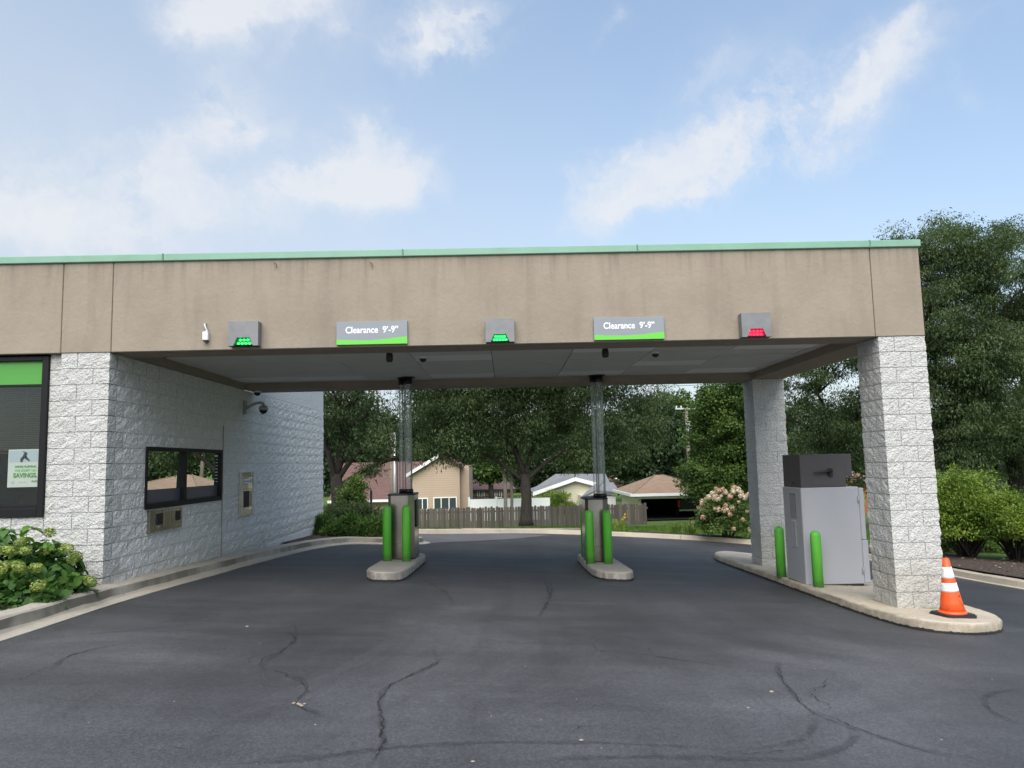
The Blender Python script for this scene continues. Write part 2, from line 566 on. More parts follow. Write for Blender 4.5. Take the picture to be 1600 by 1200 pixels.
m_concrete('kerb_concrete', (0.44, 0.40, 0.33), (0.30, 0.27, 0.22), 0.95)
m_concrete('far_kerb_concrete', (0.50, 0.44, 0.35), (0.36, 0.31, 0.25), 0.25)
m_concrete('island_concrete', (0.42, 0.39, 0.34), (0.29, 0.26, 0.215), 0.6)
m_concrete('tan_island_concrete', (0.50, 0.44, 0.34), (0.34, 0.25, 0.19), 0.35)
mat('ceiling_tile', (0.55, 0.55, 0.53), 0.85, var=0.05, vscale=2.0, bump=0.001, bscale=200)
mat('ceiling_tile_pale', (0.72, 0.72, 0.72), 0.8, var=0.03)
mat('ceiling_gap', (0.12, 0.12, 0.12), 0.9)
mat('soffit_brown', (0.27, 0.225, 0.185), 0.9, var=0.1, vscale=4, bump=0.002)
mat('green_coping', (0.20, 0.37, 0.27), 0.45, var=0.08, vscale=3)
mat('coping_seam', (0.10, 0.22, 0.15), 0.5)
mat('rust', (0.16, 0.07, 0.035), 0.9)
mat('black_frame', (0.010, 0.010, 0.011), 0.5, spec=0.25)
mat('bronze_frame', (0.03, 0.025, 0.022), 0.4)
mat('black_plastic', (0.012, 0.012, 0.013), 0.42)
mat('rubber_black', (0.022, 0.021, 0.023), 0.75, var=0.3, vscale=30)
mat('green_sleeve', (0.075, 0.40, 0.04), 0.42, var=0.10, vscale=6)
mat('lime_band', (0.075, 0.30, 0.05), 0.4)
mat('sign_grey', (0.235, 0.26, 0.29), 0.45, var=0.04)
mat('sign_lime', (0.13, 0.56, 0.05), 0.4)
mat('sign_white', (0.85, 0.86, 0.87), 0.5)
mat('signal_housing', (0.20, 0.205, 0.21), 0.5, metal=0.4, var=0.16, vscale=6)
mat('grey_cabinet', (0.385, 0.39, 0.415), 0.42, var=0.03, vscale=2)
mat('charcoal_cabinet', (0.065, 0.058, 0.062), 0.5, var=0.06, vscale=2)
mat('dark_slot', (0.01, 0.01, 0.01), 0.6)
mat('white_plastic', (0.72, 0.73, 0.74), 0.5)
mat('camera_grey', (0.30, 0.31, 0.31), 0.45)
mat('cone_orange', (0.80, 0.10, 0.018), 0.42, var=0.12, vscale=14)
mat('cone_white', (0.80, 0.80, 0.78), 0.45, var=0.15, vscale=40)
mat('marker_black', (0.02, 0.015, 0.015), 0.6)
mat('led_green', (0.02, 0.5, 0.06), 0.3, emit=(0.02, 1.0, 0.12), estr=1.4)
mat('led_green_dim', (0.006, 0.07, 0.015), 0.4, emit=(0.0, 0.35, 0.04), estr=0.12)
mat('led_red', (0.6, 0.01, 0.02), 0.3, emit=(1.0, 0.02, 0.08), estr=1.2)
mat('led_red_dim', (0.3, 0.005, 0.01), 0.4, emit=(0.55, 0.0, 0.02), estr=0.3)
mat('blue_label', (0.10, 0.2, 0.5), 0.5)
mat('blind_slat', (0.50, 0.38, 0.27), 0.6)
mat('poster_paper', (0.36, 0.41, 0.36), 0.6, var=0.03)
mat('poster_green', (0.09, 0.36, 0.05), 0.6)
mat('poster_dark_green', (0.05, 0.20, 0.035), 0.6)
mat('poster_dark', (0.03, 0.035, 0.04), 0.6)
mat('poster_blue', (0.26, 0.33, 0.34), 0.6)
mat('band_grey', (0.075, 0.08, 0.115), 0.35)
mat('interior_dark', (0.06, 0.055, 0.05), 0.9)
mat('interior_wall', (0.24, 0.19, 0.14), 0.9)
mat('brass', (0.5, 0.36, 0.12), 0.35, metal=1.0)


def m_steel():
    m = mat('brushed_steel', (0.36, 0.345, 0.315), 0.36, metal=0.9)
    n = NT(m)
    t = n.tex('Noise', n.coord((90, 90, 1.2), 'World'), Scale=1.0, Detail=4)
    s = n.tex('Noise', n.coord(kind='World'), Scale=1.6, Detail=4)
    n.b.inputs['Roughness'].default_value = 0.2
    n.col(n.ramp(s.outputs['Fac'], [(0.35, (0.22, 0.205, 0.175)), (0.7, (0.40, 0.38, 0.33))]))
    m = mat('bright_steel', (0.62, 0.60, 0.57), 0.25, metal=1.0)


m_steel()


def m_sleeve():
    m = MATS['green_sleeve']
    n = NT(m)
    co = n.coord((1, 1, 1), 'World')
    a = n.tex('Noise', n.coord((4, 4, 0.8), 'World'), Scale=2.2, Detail=5)
    sc = n.tex('Noise', n.coord((40, 40, 6), 'World'), Scale=1.0, Detail=5, Roughness=0.8)
    c = n.ramp(a.outputs['Fac'], [(0.3, (0.085, 0.42, 0.035)), (0.7, (0.14, 0.54, 0.06))])
    c = n.mix(n.ramp(sc.outputs['Fac'], [(0.62, (0, 0, 0)), (0.72, (0.6, 0.6, 0.6))]), c, (0.03, 0.17, 0.025))
    tc = n.N.new('ShaderNodeTexCoord'); sp = n.N.new('ShaderNodeSeparateXYZ'); n.L.new(tc.outputs['Generated'], sp.inputs[0])
    d = n.ramp(n.math('ADD', sp.outputs['Z'], n.math('MULTIPLY', sc.outputs['Fac'], -0.18)), [(0.0, (0.4,) * 3), (0.06, (0, 0, 0))])
    n.col(n.mix(d, c, (0.09, 0.10, 0.06)))
    n.rough(n.ramp(sc.outputs['Fac'], [(0.3, (0.38,) * 3), (0.7, (0.6,) * 3)]))


m_sleeve()


def m_glass(name, refl, tint, rough=0.0, trans=0.0):
    m = bpy.data.materials.new(name); m.use_nodes = True
    N, L = m.node_tree.nodes, m.node_tree.links
    N.clear()
    o = N.new('ShaderNodeOutputMaterial')
    gl = N.new('ShaderNodeBsdfGlossy'); gl.inputs['Roughness'].default_value = rough; gl.inputs['Color'].default_value = (0.9, 0.95, 0.93, 1)
    if trans > 0:
        base = N.new('ShaderNodeBsdfTransparent'); base.inputs['Color'].default_value = c4(tint)
    else:
        base = N.new('ShaderNodeBsdfDiffuse'); base.inputs['Color'].default_value = c4(tint)
    fr = N.new('ShaderNodeFresnel'); fr.inputs['IOR'].default_value = refl
    mx = N.new('ShaderNodeMixShader')
    L.new(fr.outputs[0], mx.inputs[0]); L.new(base.outputs[0], mx.inputs[1]); L.new(gl.outputs[0], mx.inputs[2])
    L.new(mx.outputs[0], o.inputs[0])
    MATS[name] = m
    return m


m_glass('teller_glass', 1.72, (0.012, 0.013, 0.015))
m_glass('office_glass', 1.6, (0.62, 0.66, 0.64), trans=1)
m_glass('tube_acrylic', 1.5, (0.98, 0.985, 0.985), 0.03, trans=1)
def _haze():
    t = MATS['tube_acrylic'].node_tree
    mx = t.nodes['Mix Shader']; o = t.nodes['Material Output']
    df = t.nodes.new('ShaderNodeBsdfDiffuse'); df.inputs['Color'].default_value = (.85, .88, .88, 1)
    m2 = t.nodes.new('ShaderNodeMixShader'); m2.inputs[0].default_value = .15
    t.links.new(mx.outputs[0], m2.inputs[1]); t.links.new(df.outputs[0], m2.inputs[2]); t.links.new(m2.outputs[0], o.inputs[0])
_haze()
m_glass('house_glass', 1.8, (0.05, 0.07, 0.07))


def m_leaf(name, dark, light, scale=0.6, trans=0.25, rough=0.6):
    m = mat(name, light, rough)
    n = NT(m)
    co = n.coord(kind='World')
    a = n.tex('Noise', co, Scale=scale, Detail=3)
    b = n.tex('Noise', co, Scale=scale * 14, Detail=2)
    f = n.math('ADD', n.math('MULTIPLY', a.outputs['Fac'], 0.65), n.math('MULTIPLY', b.outputs['Fac'], 0.35))
    c = n.ramp(f, [(0.36, dark), (0.64, light)])
    n.col(c)
    n.b.inputs['Specular IOR Level'].default_value = 0.3
    tr = n.N.new('ShaderNodeBsdfTranslucent'); n.L.new(n.mix(1.0, c, (1.0, 1.15, 0.5), 'MULTIPLY'), tr.inputs['Color'])
    mx = n.N.new('ShaderNodeMixShader'); mx.inputs[0].default_value = trans
    o = n.N['Material Output']
    n.L.new(n.b.outputs[0], mx.inputs[1]); n.L.new(tr.outputs[0], mx.inputs[2]); n.L.new(mx.outputs[0], o.inputs[0])
    return m


m_leaf('locust_leaf', (0.038, 0.064, 0.028), (0.135, 0.185, 0.08), 0.7, 0.38)
m_leaf('locust_leaf_dark', (0.030, 0.05, 0.022), (0.105, 0.148, 0.062), 0.7, 0.34)
m_leaf('maple_leaf', (0.04, 0.082, 0.02), (0.13, 0.205, 0.05), 0.7, 0.3)
m_leaf('lime_shrub_leaf', (0.07, 0.13, 0.02), (0.24, 0.33, 0.05), 1.2, 0.3)
m_leaf('juniper_leaf', (0.035, 0.085, 0.018), (0.11, 0.20, 0.04), 1.4, 0.15)
m_leaf('wood_leaf', (0.03, 0.055, 0.026), (0.085, 0.13, 0.055), 0.15, 0.3)
m_leaf('hydrangea_leaf', (0.032, 0.085, 0.020), (0.075, 0.165, 0.035), 3.0, 0.25, 0.5)
m_leaf('hydrangea_leaf_young', (0.085, 0.19, 0.03), (0.16, 0.30, 0.05), 3.0, 0.3, 0.5)
m_leaf('hydrangea_bloom', (0.16, 0.24, 0.05), (0.40, 0.46, 0.13), 14, 0.25)
m_leaf('pink_bloom', (0.50, 0.30, 0.21), (0.70, 0.54, 0.40), 2.5, 0.2)
m_leaf('white_bloom', (0.6, 0.56, 0.42), (0.8, 0.78, 0.66), 3, 0.2)
m_leaf('grass_blade', (0.05, 0.12, 0.015), (0.14, 0.24, 0.03), 1.5, 0.3)
m_leaf('yellow_flower', (0.6, 0.42, 0.05), (0.7, 0.5, 0.08), 3)


def m_bark(name, a, b):
    m = mat(name, a, 0.95)
    n = NT(m)
    t = n.tex('Noise', n.coord((6, 6, 1.2), 'World'), Scale=3, Detail=6, Roughness=0.7)
    n.col(n.ramp(t.outputs['Fac'], [(0.35, a), (0.65, b)]))
    n.nrm(n.bump(t.outputs['Fac'], 0.8, 0.05))


m_bark('bark', (0.02, 0.017, 0.013), (0.055, 0.046, 0.036))
m_bark('dark_bark', (0.014, 0.012, 0.010), (0.036, 0.031, 0.026))
m_bark('pale_bark', (0.12, 0.11, 0.09), (0.26, 0.24, 0.20))


def m_ground():
    m = mat('lawn', (0.07, 0.13, 0.02), 0.95)
    n = NT(m)
    a = n.tex('Noise', n.coord(kind='World'), Scale=0.8, Detail=5)
    b = n.tex('Noise', n.coord(kind='World'), Scale=40, Detail=4, Roughness=0.8)
    c = n.ramp(a.outputs['Fac'], [(0.3, (0.065, 0.125, 0.018)), (0.7, (0.13, 0.205, 0.03))])
    n.col(n.mix(n.math('MULTIPLY', b.outputs['Fac'], 0.5), c, (0.05, 0.085, 0.02)))
    n.nrm(n.bump(b.outputs['Fac'], 1.0, 0.03))
    m = mat('mulch', (0.07, 0.045, 0.03), 0.95)
    n = NT(m)
    v = n.tex('Voronoi', n.coord((1, 2.2, 1), 'World'), Scale=30)
    b = n.tex('Noise', n.coord(kind='World'), Scale=9, Detail=5, Roughness=0.8)
    c = n.ramp(v.outputs['Color'], [(0.2, (0.035, 0.022, 0.016)), (0.6, (0.11, 0.075, 0.055)), (0.95, (0.24, 0.18, 0.14))])
    n.col(n.mix(n.math('MULTIPLY', b.outputs['Fac'], 0.5), c, (0.03, 0.02, 0.015)))
    n.nrm(n.bump(v.outputs['Distance'], 1.0, 0.03))
    mat('chip_dark', (0.05, 0.033, 0.024), 0.95)
    mat('chip_brown', (0.12, 0.08, 0.055), 0.95)
    mat('chip_pale', (0.30, 0.25, 0.2), 0.95)
    m = mat('weathered_plank', (0.16, 0.125, 0.10), 0.9)
    n = NT(m)
    oi = n.N.new('ShaderNodeObjectInfo')
    t = n.tex('Noise', n.coord((14, 14, 0.9), 'World'), Scale=1.6, Detail=5, Roughness=0.7)
    c = n.ramp(oi.outputs['Random'], [(0.0, (0.085, 0.074, 0.064)), (0.4, (0.125, 0.11, 0.095)), (0.85, (0.175, 0.155, 0.135)), (1.0, (0.23, 0.18, 0.14))])
    n.col(n.mix(n.ramp(t.outputs['Fac'], [(0.3, (0, 0, 0)), (0.7, (0.6, 0.6, 0.6))]), c, (0.10, 0.085, 0.075)))


m_ground()


def m_roof(name, a, b, course=0.14, tab=0.3):
    m = mat(name, a, 0.92)
    n = NT(m)
    br = n.tex('Brick', n.coord(kind='Object'), Scale=1.0)
    br.inputs['Brick Width'].default_value = tab
    br.inputs['Row Height'].default_value = course
    br.inputs['Mortar Size'].default_value = 0.012
    br.inputs['Color1'].default_value = c4(a); br.inputs['Color2'].default_value = c4(b)
    br.inputs['Mortar'].default_value = c4(tuple(x * 0.55 for x in a))
    t = n.tex('Noise', n.coord(kind='World'), Scale=2.2, Detail=6, Roughness=0.7)
    n.col(n.mix(n.math('MULTIPLY', t.outputs['Fac'], 0.5), br.outputs['Color'], tuple(x * 0.75 for x in b)))


m_roof('red_shingle', (0.125, 0.070, 0.058), (0.185, 0.105, 0.088))
m_roof('maroon_shingle', (0.15, 0.085, 0.08), (0.20, 0.115, 0.11))
m_roof('grey_shingle', (0.17, 0.175, 0.18), (0.26, 0.265, 0.27))
m_roof('tan_shingle', (0.25, 0.165, 0.105), (0.345, 0.235, 0.16))


def m_siding(name, c, course=0.13):
    m = mat(name, c, 0.7)
    n = NT(m)
    w = n.tex('Wave', n.coord(kind='World'), Scale=1.0, Distortion=0.0, wave_type='BANDS', bands_direction='Z', wave_profile='SAW')
    w.inputs['Scale'].default_value = 0.314 / course
    n.col(n.ramp(w.outputs['Fac'], [(0.0, tuple(x * 0.62 for x in c)), (0.16, c), (1.0, c)]))
    n.nrm(n.bump(w.outputs['Fac'], 0.6, 0.02))


m_siding('peach_siding', (0.49, 0.375, 0.285), 0.15)
m_siding('cream_siding', (0.60, 0.57, 0.42), 0.15)
m_siding('white_siding', (0.66, 0.66, 0.64), 0.15)
m_siding('barn_red_siding', (0.16, 0.045, 0.04), 0.15)
mat('brick_far', (0.20, 0.13, 0.10), 0.9, var=0.25, vscale=12)
mat('white_trim', (0.78, 0.78, 0.76), 0.5)
mat('grey_trim', (0.42, 0.40, 0.37), 0.6)
mat('white_vinyl', (0.78, 0.80, 0.80), 0.45)
mat('cedar_board', (0.30, 0.13, 0.06), 0.85, var=0.2, vscale=6)
mat('pole_wood', (0.20, 0.165, 0.135), 0.9, var=0.2)
mat('pole_metal', (0.55, 0.56, 0.57), 0.4, metal=0.6)
mat('transformer_grey', (0.50, 0.53, 0.54), 0.5)
mat('wire', (0.02, 0.02, 0.02), 0.6)
mat('truck_black', (0.02, 0.02, 0.023), 0.2)
mat('tail_red', (0.45, 0.01, 0.015), 0.3)
mat('chrome', (0.7, 0.7, 0.7), 0.15, metal=1.0)
mat('garage_dark', (0.03, 0.028, 0.026), 0.9)
M = MATS


# ------------------------------------------------------------------ the paved ground and terrain
def resample(pts, step):
    out = [Vector(pts[0])]
    for a, b in zip(pts[:-1], pts[1:]):
        a, b = Vector(a), Vector(b)
        n = max(1, int((b - a).length / step))
        for i in range(1, n + 1):
            out.append(a.lerp(b, i / n))
    return out


def smooth(pts, it=2):
    pts = [Vector(p) for p in pts]
    for _ in range(it):
        o = [pts[0]]
        for a, b in zip(pts[:-1], pts[1:]):
            o += [a.lerp(b, .25), a.lerp(b, .75)]
        o.append(pts[-1])
        pts = o
    return pts


FAR = [(-60, 15.5), (-6, 14.9), (-1, 13.9), (2.4, 13.9), (4.2, 15.0), (6.0, 15.9), (8.3, 15.5), (10.3, 14.8), (12.3, 13.2), (13.4, 10.8),
       (13.75, 8), (13.7, 5), (13.9, 3), (14.6, 0), (15.3, -5), (15.5, -10), (15.5, -60)]
far_line = smooth(FAR, 2)

mb = MB()
poly = [(p.x, p.y) for p in far_line] + [(-60, -60)]
mb.add([(x, y, g(x, y)) for x, y in poly[::-1]], [tuple(range(len(poly)))])
mb.build('parking_lot', M['sealed_asphalt'], kind='structure')

# older grey asphalt of the back lane, its seal coat edge runs across behind the islands
mb = MB()
pl = [gp(*q) for q in ((560, 849.5), (662, 849.5), (690, 847.5), (730, 846), (790, 843), (840, 838.5), (862, 836))]
pl = [(p.x, p.y) for p in pl] + [(5.2, 15.2), (3.9, 14.6), (2.4, 13.7), (-1, 13.7), (-6, 14.6), (-30, 14.9), (-30, 10)]
mb.add([(x, y, g(x, y) + 0.004) for x, y in pl], [tuple(range(len(pl)))])
mb.build('back_lane', M['worn_asphalt'], kind='structure')


def kerb(name, line, material, side=1, seg=3.0, prof=None, jit=0.004, label=None):
    """line runs along the kerb face, side = +1 when the planted side lies to the left of travel"""
    root = empty(name, (0, 0, 0), kind='structure')
    line = [Vector((p[0], p[1])) for p in line]
    prof = prof or [(-0.16, -0.05), (-0.16, 0.010), (-0.02, 0.016), (0.005, 0.05), (0.03, 0.125), (0.05, 0.143), (0.17, 0.148), (0.185, 0.13), (0.185, -0.1)]
    # cumulative length
    cum = [0.0]
    for a, b in zip(line[:-1], line[1:]):
        cum.append(cum[-1] + (b - a).length)

    def pos(s):
        s = min(max(s, 0), cum[-1])
        for i in range(len(line) - 1):
            if s <= cum[i + 1] + 1e-9:
                t = (s - cum[i]) / max(1e-9, cum[i + 1] - cum[i])
                p = line[i].lerp(line[i + 1], t)
                break
        e = 0.4
        return p

    def frame(s):
        p = pos(s)
        d = pos(s + 0.25) - pos(s - 0.25)
        d.normalize()
        return p, Vector((-d.y, d.x)) * side
    s = 0.0
    while s < cum[-1] - 0.2:
        e = min(s + seg, cum[-1])
        n = max(1, int((e - s) / 0.3))
        m = MB()
        k = len(prof)
        for i in range(n + 1):
            ss = s + 0.006 + (e - s - 0.012) * i / n
            p, nn = frame(ss)
            for j, (o, h) in enumerate(prof):
                jx = jit * (noise.noise(Vector((ss * 3.1, j * 2.7, 1.3))) if 2 <= j <= 6 else 0) * 2
                x, y = p.x + nn.x * (o + jx), p.y + nn.y * (o + jx)
                m.v.append((x, y, g(x, y) + h + jx))
        for i in range(n):
            for j in range(k - 1):
                q = (i * k + j, i * k + j + 1, (i + 1) * k + j + 1, (i + 1) * k + j)
                m.f.append(q if side > 0 else q[::-1]); m.m.append(0); m.sm.append(False)
        m.f.append(tuple(range(k))); m.m.append(0); m.sm.append(False)
        m.f.append(tuple(n * k + j for j in range(k))[::-1]); m.m.append(0); m.sm.append(False)
        m.build('kerb_segment', material, root)
        s = e
    return root


LEFT = [(0.30, -9), (0.30, -4), (0.29, -2.4), (0.18, -0.2), (0.24, 2.0), (0.30, 4.5), (0.48, 7.2), (0.72, 8.7), (1.15, 9.62), (1.9, 9.62), (2.6, 9.75), (2.95, 10.15), (2.75, 10.85),
        (1.6, 11.9), (0.0, 12.5), (-6, 12.7)]
left_line = smooth(LEFT, 1)
kerb('left_kerb', [(p.x, p.y) for p in left_line], M['kerb_concrete'], side=1, seg=3.05,
     prof=[(-0.18, -0.05), (-0.18, 0.009), (-0.02, 0.016), (0.008, 0.04), (0.024, 0.135), (0.045, 0.152), (0.21, 0.158), (0.225, 0.145), (0.225, -0.1)], jit=0.006)
kerb('far_kerb', [(p.x, p.y) for p in far_line if p.y > -12 and p.x > -20], M['far_kerb_concrete'], side=1, seg=3.0,
     prof=[(-0.10, -0.05), (-0.10, 0.01), (0.0, 0.016), (0.03, 0.11), (0.05, 0.125), (0.30, 0.13), (0.31, 0.1), (0.31, -0.1)])

# lawn and land beyond, fan of strips outwards from the kerb, falling to the houses
CEN = Vector((3.0, -10.0))


def land_h(px, py, x, y, t):
    hk = g(px, py) + 0.125
    s = 0.098 if px < 3 else (0.098 + (0.060 - 0.098) * min(1, (px - 3) / 7))
    if px > 12.2:
        s = 0.060 + (0.035 - 0.060) * min(1, (px - 12.2) / 2)
    z = hk - s * t
    lo = -2.02
    if z < lo + 0.4:
        z = lo + 0.4 * math.exp((z - lo - 0.4) / 0.4)
    return z


fan = resample([(p.x, p.y) for p in far_line], 0.8)
TT = [0.28, 0.6, 1, 1.6, 2.4, 3.5, 5, 7, 9, 11, 13, 15, 18, 22, 27, 33, 42, 60, 100, 200, 500, 1500]
mb = MB()
for p in fan:
    d = (p - CEN)
    d.normalize()
    for t in TT:
        x, y = p.x + d.x * t, p.y + d.y * t
        z = land_h(p.x, p.y, x, y, t) + (0.04 * noise.noise(Vector((x * .5, y * .5, 0))) if t > 1 else 0)
        mb.v.append((x, y, z))
K = len(TT)
for i in range(len(fan) - 1):
    for j in range(K - 1):
        mb.f.append((i * K + j, i * K + j + 1, (i + 1) * K + j + 1, (i + 1) * K + j)[::-1]); mb.m.append(0); mb.sm.append(True)
mb.build('lawn', M['lawn'], kind='structure')


def land(x, y):
    """height of the lawn at x, y"""
    q = Vector((x, y))
    best = None
    d0 = (q - CEN).normalized()
    for p in fan:
        d = (p - CEN).normalized()
        k = d.dot(d0)
        if best is None or k > best[0]:
            best = (k, p)
    p = best[1]
    return land_h(p.x, p.y, x, y, (q - p).length) if (q - CEN).length > (p - CEN).length else g(x, y) + 0.13


def strip(name, i0, i1, t0, t1, lift, material, edge=0.15):
    m = MB()
    ts = [t0 + (t1 - t0) * k / 4 for k in range(5)]
    idx = [i for i in range(len(fan)) if i0(fan[i])]
    for n_, i in enumerate(idx):
        p = fan[i]
        d = (p - CEN).normalized()
        for k, t in enumerate(ts):
            tt = t + (edge * noise.noise(Vector((p.x * 1.3, p.y * 1.3, 5))) * 2 if k == 4 else 0)
            x, y = p.x + d.x * tt, p.y + d.y * tt
            z = land_h(p.x, p.y, x, y, tt) + lift * (1 if 0 < k < 4 else (0.7 if k == 0 else -0.6))
            m.v.append((x, y, z))
    for i in range(len(idx) - 1):
        for k in range(4):
            m.f.append((i * 5 + k, i * 5 + k + 1, (i + 1) * 5 + k + 1, (i + 1) * 5 + k)[::-1]); m.m.append(0); m.sm.append(True)
    return m.build(name, material, kind='structure')


strip('back_mulch_bed', lambda p: p.x > 8.6 and p.y > 12.9, None, 0.28, 1.5, 0.035, M['mulch'])
strip('right_mulch_bed', lambda p: p.y < 13.0 and p.x > 12 and p.y > -12, None, 0.28, 4.0, 0.05, M['mulch'], 0.4)

# left planting bed and the bed at the end of the wall
mb = MB()
n = 24
for i in range(n + 1):
    y = -9 + 9.02 * i / n
    for j in range(9):
        x = -8 + (8.42) * j / 8
        xx = x + (0.0 if j < 8 else 0)
        mb.v.append((xx, y, g(xx, y) + 0.10 + 0.035 * noise.noise(Vector((xx * 2, y * 2, 3))) if j < 8 else g(xx, y) + 0.06))
for i in range(n):
    for j in range(8):
        mb.f.append((i * 9 + j, i * 9 + j + 1, (i + 1) * 9 + j + 1, (i + 1) * 9 + j)); mb.m.append(0); mb.sm.append(True)
ob = mb.build('front_mulch_bed', M['mulch'], kind='structure')
for v in ob.data.vertices:
    if v.co.x > 0.1: v.co.x = 0.12
mb = MB()
pl = [(0.0, 7.5), (0.60, 8.5), (1.05, 9.85), (1.9, 9.83), (2.5, 9.95), (2.72, 10.2), (2.55, 10.7), (1.5, 11.7), (-0.1, 12.3), (-6, 12.5), (-6, 11.6), (0.0, 11.5)]
mb.add([(x, y, g(x, y) + 0.135) for x, y in pl], [tuple(range(len(pl)))])
mb.build('end_mulch_bed', M['mulch'], kind='structure')

# concrete ramp pad at the back kerb
pad = [gp(745, 829, .14), gp(702 + 60, 822, .14), gp(882, 822.5, .14), gp(868, 829.5, .14)]
pz = [(3.6, 15.05), (4.6, 17.6), (8.2, 18.4), (6.9, 16.2)]
mb = MB()
top = [(x, y, land(x, y) + 0.05) for x, y in pz]
mb.add(top + [(x, y, z - 0.2) for x, y, z in top], [(3, 2, 1, 0), (0, 1, 5, 4), (1, 2, 6, 5), (2, 3, 7, 6), (3, 0, 4, 7)])
mb.build('concrete_pad', M['far_kerb_concrete'], kind='structure')


# cracks and crack filler in the seal coat
def m_mark(name, col, alpha, sc):
    m = mat(name, col, 0.6)
    n = NT(m)
    at_ = n.N.new('ShaderNodeAttribute'); at_.attribute_name = 'fade'
    t = n.tex('Noise', n.coord(kind='World'), Scale=sc, Detail=4, Roughness=0.75)
    f = n.math('MULTIPLY', at_.outputs['Fac'], n.ramp(t.outputs['Fac'], [(0.35, (0.25,) * 3), (0.6, (1, 1, 1))]))
    n.L.new(n.math('MULTIPLY', f, alpha), n.b.inputs['Alpha'])


m_mark('filler_mark', (0.026, 0.026, 0.028), 0.27, 9)
m_mark('crack_mark', (0.008, 0.008, 0.008), 0.9, 25)
m_mark('scuff_mark', (0.14, 0.14, 0.15), 0.2, 14)


def ribbons(name, lines, material, lift):
    V, F, A = [], [], []
    for pts, w, wob in lines:
        w = w * (.75 if w < .02 else .85)
        P = smooth([gp(*q).xy for q in pts], 1)
        P = resample(P, 0.06 if w > .02 else .035)
        base = len(V)
        seed = random.random() * 50
        for i, p in enumerate(P):
            d = (P[min(i + 1, len(P) - 1)] - P[max(i - 1, 0)]).normalized()
            nn = Vector((-d.y, d.x))
            s = i * 0.06
            off = wob * (noise.noise(Vector((s * 2.3, seed, 0))) + 0.6 * noise.noise(Vector((s * 9, seed, 4))))
            if w < .02: off += .55 * wob * noise.noise(Vector((s * 23, seed, 6))) + .25 * wob * random.uniform(-1, 1)
            ww = w * (0.75 + 0.7 * noise.noise(Vector((s * 3, seed, 8)))) * (1 if w > .02 else max(.25, 1 + 1.3 * noise.noise(Vector((s * 14, seed, 2)))))
            end = min(1, min(i, len(P) - 1 - i) / 6)
            for k, a in ((-1, 0), (-0.45, 1), (0.45, 1), (1, 0)):
                q = p + nn * (off + ww * k)
                V.append((q.x, q.y, g(q.x, q.y) + lift))
                A.append(a * end)
        for i in range(len(P) - 1):
            for k in range(3):
                F.append((base + i * 4 + k, base + i * 4 + k + 1, base + (i + 1) * 4 + k + 1, base + (i + 1) * 4 + k))
    me = bpy.data.meshes.new(name)
    me.from_pydata(V, [], F)
    at_ = me.attributes.new('fade', 'FLOAT', 'POINT')
    at_.data.foreach_set('value', A)
    me.materials.append(material)
    return link(name, me, kind='structure')


fill = [([(412, 1055), (408, 1040), (430, 1025), (455, 1005), (465, 995), (452, 985)], .05, .02),
        ([(412, 1046), (440, 1050), (470, 1062), (480, 1075), (470, 1090), (459, 1098)], .045, .02), ([(459, 1098), (490, 1112), (525, 1126)], .05, .02),
        ([(690, 1020), (685, 1035), (655, 1050), (600, 1075), (592, 1090), (596, 1120), (600, 1150), (592, 1175), (575, 1198)], .05, .02),
        ([(685, 1010), (740, 1012), (800, 1014)], .035, .01), ([(900, 1016), (990, 1020), (1060, 1030), (1150, 1045)], .035, .02),
        ([(300, 1198), (420, 1192), (500, 1185), (590, 1172), (700, 1162), (860, 1160), (980, 1163), (1060, 1166), (1110, 1170), (1150, 1172)], .055, .015),
        ([(800, 1192), (900, 1186), (1020, 1182), (1150, 1186), (1240, 1188), (1290, 1180), (1325, 1165), (1338, 1145), (1320, 1125)], .06, .015),
        ([(1150, 1172), (1210, 1168), (1265, 1152), (1275, 1130), (1268, 1112)], .06, .02),
        ([(1215, 1030), (1218, 1055), (1235, 1080), (1255, 1100), (1275, 1118), (1335, 1140), (1400, 1160), (1470, 1180), (1560, 1190)], .05, .02),
        ([(660, 905), (690, 920), (705, 935), (707, 945)], .05, .02), ([(850, 905), (860, 925), (850, 955), (835, 970)], .05, .02),
        ([(1600, 1075), (1545, 1085), (1535, 1100), (1560, 1120), (1600, 1135)], .05, .02), ([(70, 1055), (95, 1030), (150, 1012), (218, 1004)], .045, .02),
        ([(60, 995), (160, 990), (270, 978), (360, 972)], .03, .01), ([(1330, 1180), (1380, 1196)], .05, .02)]
ribbons('crack_filler', fill, M['filler_mark'], 0.004)
